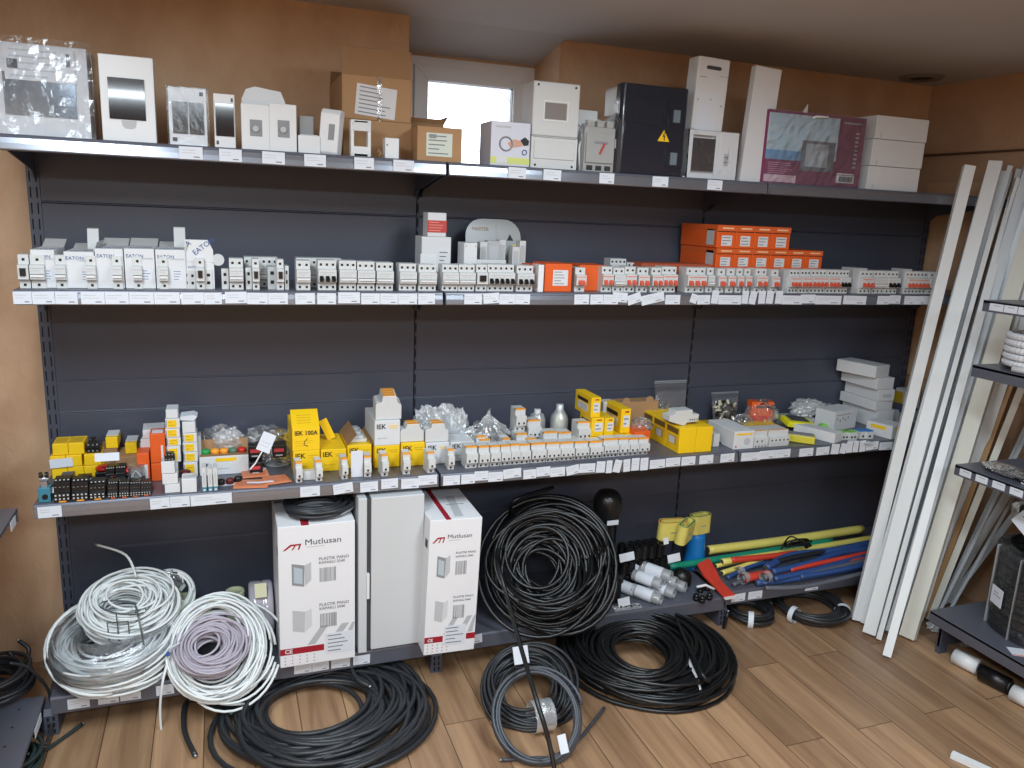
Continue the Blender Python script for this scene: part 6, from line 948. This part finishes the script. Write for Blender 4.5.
# left edge coils
C = Vector((-.14, -.6, .115+.045)); C = PZ(2, 694, .115)+Vector((-.03, 0, .05)); t = coil('cable_coil', 'black coil on the perforated shelf at left edge, end sticking up', CABD, C, (0, 0, 1), .085, .0065, 14, .03, .045, 121, n=7, zmin=.116, tails=[[C+Vector((.04, .08, .05)), PY(22, 664, C.y+.08), PY(29, 650, C.y+.1), PY(19, 641, C.y+.12)]], group='black cable coils on the shelves')
b = MB(); pts = [PY(10, 663, -.5), PY(28, 668, -.45), PZ(48, 690, .14), PZ(52, 720, .05), PZ(46, 745, .02)]; C = pts[0]; o = b.tube([p-C for p in spline(pts, 8)], .0045, 6).build('loose_cable', CABD, None, smooth=True, loc=C); tag(o, 'loose dark cable drooping from left shelf coil to the floor', 'cable')
C = PZ(0, 765, .03); coil('cable_coil', 'dark coil on the floor at the lower left corner', M('dark_green_cable', (38, 52, 52), .4), C, (0, 0, 1), .07, .006, 14, .03, .028, 122, n=7, zmin=0, group='black cable coils on the floor', tails=[[C+Vector((.07, 0, .02)), PZ(48, 748, .012), PZ(82, 724, .012)]])
# ------------------------------------------------------------ trunking leaning in the corner
def lean(uB, vB, uT, vT, w_, d, m, label, off=0, nm='trunking', z0=0):
    p = PZ(uB, vB, 0); q = PX(uT, vT, XR-.02-off) if off < 1 else PY(uT, vT, -off+1); dirv = (q-p).normalized(); p = p+dirv*.004
    p.z = max(p.z, .012); t = thing(nm, label, 'trunking', p, 0, 'lengths leaning in the right corner'); side = Vector((-.35, -.93, 0)).normalized() if 0 else Vector((0, 1, 0))
    b = MB(); d0 = q-p; a = dirv.cross(Vector((0, -1, 0))).normalized(); bb = dirv.cross(a).normalized()
    view = (CAM-p).normalized(); wv = dirv.cross(view).normalized(); tv = dirv.cross(wv).normalized()
    rz = random.uniform(-.35, .35); wv, tv = wv*math.cos(rz)+tv*math.sin(rz), tv*math.cos(rz)-wv*math.sin(rz)
    def bar(o0, o1, c0, c1, mm):
        V = []
        for base in (Vector((0, 0, 0)), d0):
            for s1, s2 in ((o0, c0), (o1, c0), (o1, c1), (o0, c1)): V.append(base+wv*s1+tv*s2)
        b.add(V, [(0, 3, 2, 1), (4, 5, 6, 7), (0, 1, 5, 4), (1, 2, 6, 5), (2, 3, 7, 6), (3, 0, 4, 7)], mm)
    bar(-w_/2, w_/2, -d/2, d/2, 0); b.build('channel', m, t, bevel=.0015)
    if w_ > .024:
        b = MB(); bar(-w_/2-.0006, w_/2+.0006, -d/2-.001, -d/2+.006, 0) if tv.dot(view) < 0 else bar(-w_/2-.0006, w_/2+.0006, d/2-.006, d/2+.001, 0); b.build('lid', m, t)
    return t
PV2 = M('white_pvc_cool', (204, 212, 220), .38); GR1 = M('grey_trunk', (150, 156, 162), .4); TAN = M('tan_trunk', (176, 138, 96), .5); CRM = M('cream_pvc', (214, 214, 204), .45)
TL = [(866, 626, 992, 172, .05, .03, PVC, 'plain white trunking between the two leftmost wide ones', 1.435), (856, 622, 969, 166, .042, .03, PVC, 'leftmost length of white trunking, standing apart at its top', 1.455), (869, 636, 996, 162, .05, .03, PVC, 'second wide white trunking from the left, taller than first', 1.45), (878, 642, 1010, 166, .02, .015, PVC, 'narrow white trunking between second and third wide ones', 1.44), (886, 659, 1020, 170, .03, .017, PVC, 'white trunking standing furthest forward on the floor', .0),
      (890, 634, 1030, 166, .045, .03, PV2, 'cool white trunking behind the forward one', .01), (897, 622, 1036, 166, .04, .03, PVC, 'white trunking behind, fifth wide one', .0), (907, 640, 1052, 166, .06, .03, CRM, 'wide cream trunking left of tan strip', .0), (918, 622, 1062, 166, .03, .02, PVC, 'slim white trunking between cream trunking and tan strip', .01),
      (925, 620, 1046, 290, .022, .015, TAN, 'tan brown strip among the white trunking', .0), (929, 622, 1064, 280, .025, .012, CRM, 'cream strip right of the tan one', .0), (933, 626, 1078, 330, .014, .012, GR1, 'thin grey rod right of the cream strip', .0), (935, 618, 1086, 300, .014, .012, GR1, 'thin grey rod, second of the two', .02),
      (943, 604, 1062, 400, .028, .02, PVC, 'white trunking tilted most, beside ribbed coils', .0), (938, 632, 1080, 380, .012, .012, GR1, 'short thin grey rod near the right shelf foot', .0), (948, 604, 1092, 410, .024, .016, PV2, 'second strongly tilted white trunking by ribbed coils', .01), (882, 625, 1022, 200, .025, .02, GR1, 'grey length behind the white trunking', .0), (902, 615, 1046, 210, .04, .02, PVC, 'rear white trunking near the right wall', .0),
      (872, 618, 1004, 172, .06, .03, PV2, 'wide cool white trunking filling behind the second one', 1.435), (893, 616, 1024, 180, .07, .03, PVC, 'wide white trunking filling behind the forward one', .02), (910, 612, 1044, 176, .07, .03, PV2, 'wide cool white trunking behind the cream one', .03), (922, 612, 1066, 176, .07, .03, PVC, 'wide white trunking against the right wall behind tan strip', .0)]
for a in TL: lean(*a[:8], off=a[8])
# ------------------------------------------------------------ right shelving goods
RIB = M('ribbed_black', (60, 60, 62), .38)
def ribcoil(C, R_, r_, layers, m, label, tilt=(0, 0, 0), seg=120, g=None, ribs=True, rx=1):
    t = thing('conduit_coil', label, 'conduit coil', C, group=g, rot=tilt); b = MB(); pts = []; rad = []
    N_ = int(layers*seg)
    for i in range(N_+1):
        q = 2*math.pi*i/seg; pts.append(Vector((R_*math.cos(q), R_*math.sin(q), r_+i/seg*r_*2))); rad.append(r_*(1 if i % 2 else .86) if ribs else r_)
    b.tube(pts, rad, 8).build('conduit', m, t, smooth=not ribs); return t
C = PZ(1062, 628, .18); C = Vector((3.515, -1.09, .1812)); R_ = .2
t = ribcoil(C, R_, .0155, 10, RIB, 'black ribbed conduit coil with strap on the right base shelf', seg=110)
b = MB()
for an in (140, 178, 215, 245): a = math.radians(an); rr = R_+.019; b.beam((rr*math.cos(a), rr*math.sin(a), .0), (rr*math.cos(a), rr*math.sin(a), .325), .014, .002, up=(-math.sin(a), math.cos(a), 0))
b.build('strap', GREY, t); MB().lathe([(R_+.018, .005), (R_+.022, .1), (R_+.02, .2), (R_+.02, .32), (R_-.02, .335)], 40).build('film', film('thin_film', .0, whit=.02, scale=5), t); a = math.radians(182); o = MB().box(-.035, .035, -.001, .001, -.035, .035).box(-.02, .025, -.0016, -.001, .0, .003, 1).box(-.02, .01, -.0016, -.001, .012, .015, 1).build('label', [LABEL, INK], t); p = PX(985, 603, C.x-R_-.0) ; o.location = ((R_+.026)*math.cos(math.radians(158)), (R_+.026)*math.sin(math.radians(158)), .14); o.rotation_euler = (0, 0, math.radians(248))
t2 = ribcoil(C+Vector((.0, .0, .345)), R_*.9, .014, 4, RIB, 'second black ribbed conduit coil tilted on top of the first', tilt=(math.radians(8), math.radians(14), 0), seg=150); blob(t2, R_*2.2, R_*2.2, .15, film('thin_film'), seed=6, c=(0, 0, -.01), amp=.04); o = MB().box(-.05, .05, -.001, .001, -.06, .06).box(-.03, .03, -.0016, -.001, .02, .03, 1).box(-.03, .01, -.0016, -.001, -.02, -.01, 1).build('label', [LABEL, INKD], t2); o.location = ((R_+.02)*math.cos(math.radians(172)), (R_+.02)*math.sin(math.radians(172)), .08); o.rotation_euler = (-.2, .3, math.radians(262))
C = Vector((3.40, -1.0, 1.195)); Rw = .165
t = ribcoil(C, Rw, .0125, 5, M('ribbed_white', (222, 222, 226), .4), 'white corrugated conduit coil on the right second-highest shelf', seg=110); MB().tube([(-Rw-.02, .03, .012), (-Rw+.01, -.1, .012), (-Rw+.1, -.2, .012)], .0125, 8).build('loose_turn', M('ribbed_white'), t, smooth=True); b = MB().beam(((Rw+.014)*math.cos(4.0), (Rw+.014)*math.sin(4.0), 0), ((Rw+.014)*math.cos(4.0), (Rw+.014)*math.sin(4.0), .13), .006, .002, up=(0, 1, 0)); b.build('strap', M('pink_strap', (200, 150, 170), .5), t)
t = thing('black_pouch', 'dark film pouch and leads lying on the right shelf above ribbed coils', 'plastic bag', (3.24, -.98, .8012)); blob(t, .09, .2, .035, film('dark_film', .1, (.25, .25, .27)), seed=14, c=(.04, .0, 0)); b = MB()
for k in range(6): b.tube(spline([Vector((.0+.015*k, -.1, .008)), Vector((.02+.01*k, 0, .012+.003*k)), Vector((.06, .08, .008)), Vector((.09-.01*k, .1, .008))], 6), .004, 6)
b.build('lead', CABK, t, smooth=True)
t = thing('white_part', 'small white bracket part on the right shelf edge', 'bracket', (3.24, -1.1, .8012)); MB().box(0, .05, 0, .04, 0, .012).box(.01, .02, .01, .03, .012, .03).build('body', WPL, t, bevel=.002)
t = thing('paper_slip', 'white paper slip with orange edge under the ribbed coil', 'paper', (3.215, -1.17, .1812)); MB().prism([(0, 0), (.05, -.03), (.08, .02), (.03, .05)], 0, .001, 0, 'z').build('sheet', LABEL, t); MB().prism([(.001, .001), (.05, -.029), (.05, -.024), (.004, .004)], .001, .0016, 0, 'z').build('edge', ORANGE, t)
for i, (y, m, L_, lb_) in enumerate(((-.93, WPL, .09, 'white wrapped roll on the floor under the right base shelf'), (-1.05, BLACK, .1, 'black roll on the floor between two white rolls'), (-1.18, WPL, .1, 'white roll with dark core at the right frame edge'))):
    t = thing('wrapped_roll', lb_, 'roll', (3.24, y, .033), 0, 'rolls on the floor under right shelf'); MB().cyl((0, 0, 0), (.02, -L_, 0), .031, n=18).build('body', m, t, smooth=True); MB().cyl((0, 0, 0), (-.001, .004, 0), .018, n=14).cyl((.02, -L_, 0), (.021, -L_-.004, 0), .018, n=14).build('core', DGREY, t); pass
for i, (u, v, lb_) in enumerate(((936, 630, 'crumple of clear film by the right shelf foot'), (968, 645, 'crumple of clear film on floor before the wrapped roll'))): t = thing('film_scrap', lb_, 'plastic film', PZ(u, v, .001)); blob(t, .09, .07, .035, FILM2, seed=40+i, amp=.25)
p0 = PZ(951, 757, 0); p1 = PZ(990, 775, 0); t = thing('trunking_offcut', 'short white trunking offcut on floor at lower right corner', 'trunking', p0+Vector((0, 0, .009))); MB().beam(Vector((0, 0, 0)), Vector((p1.x-p0.x, p1.y-p0.y, 0)), .025, .016).build('channel', PVC, t, bevel=.001); MB().beam(Vector((0, 0, .008)), Vector((p1.x-p0.x, p1.y-p0.y, .008)), .026, .003).build('lid', PVC, t)
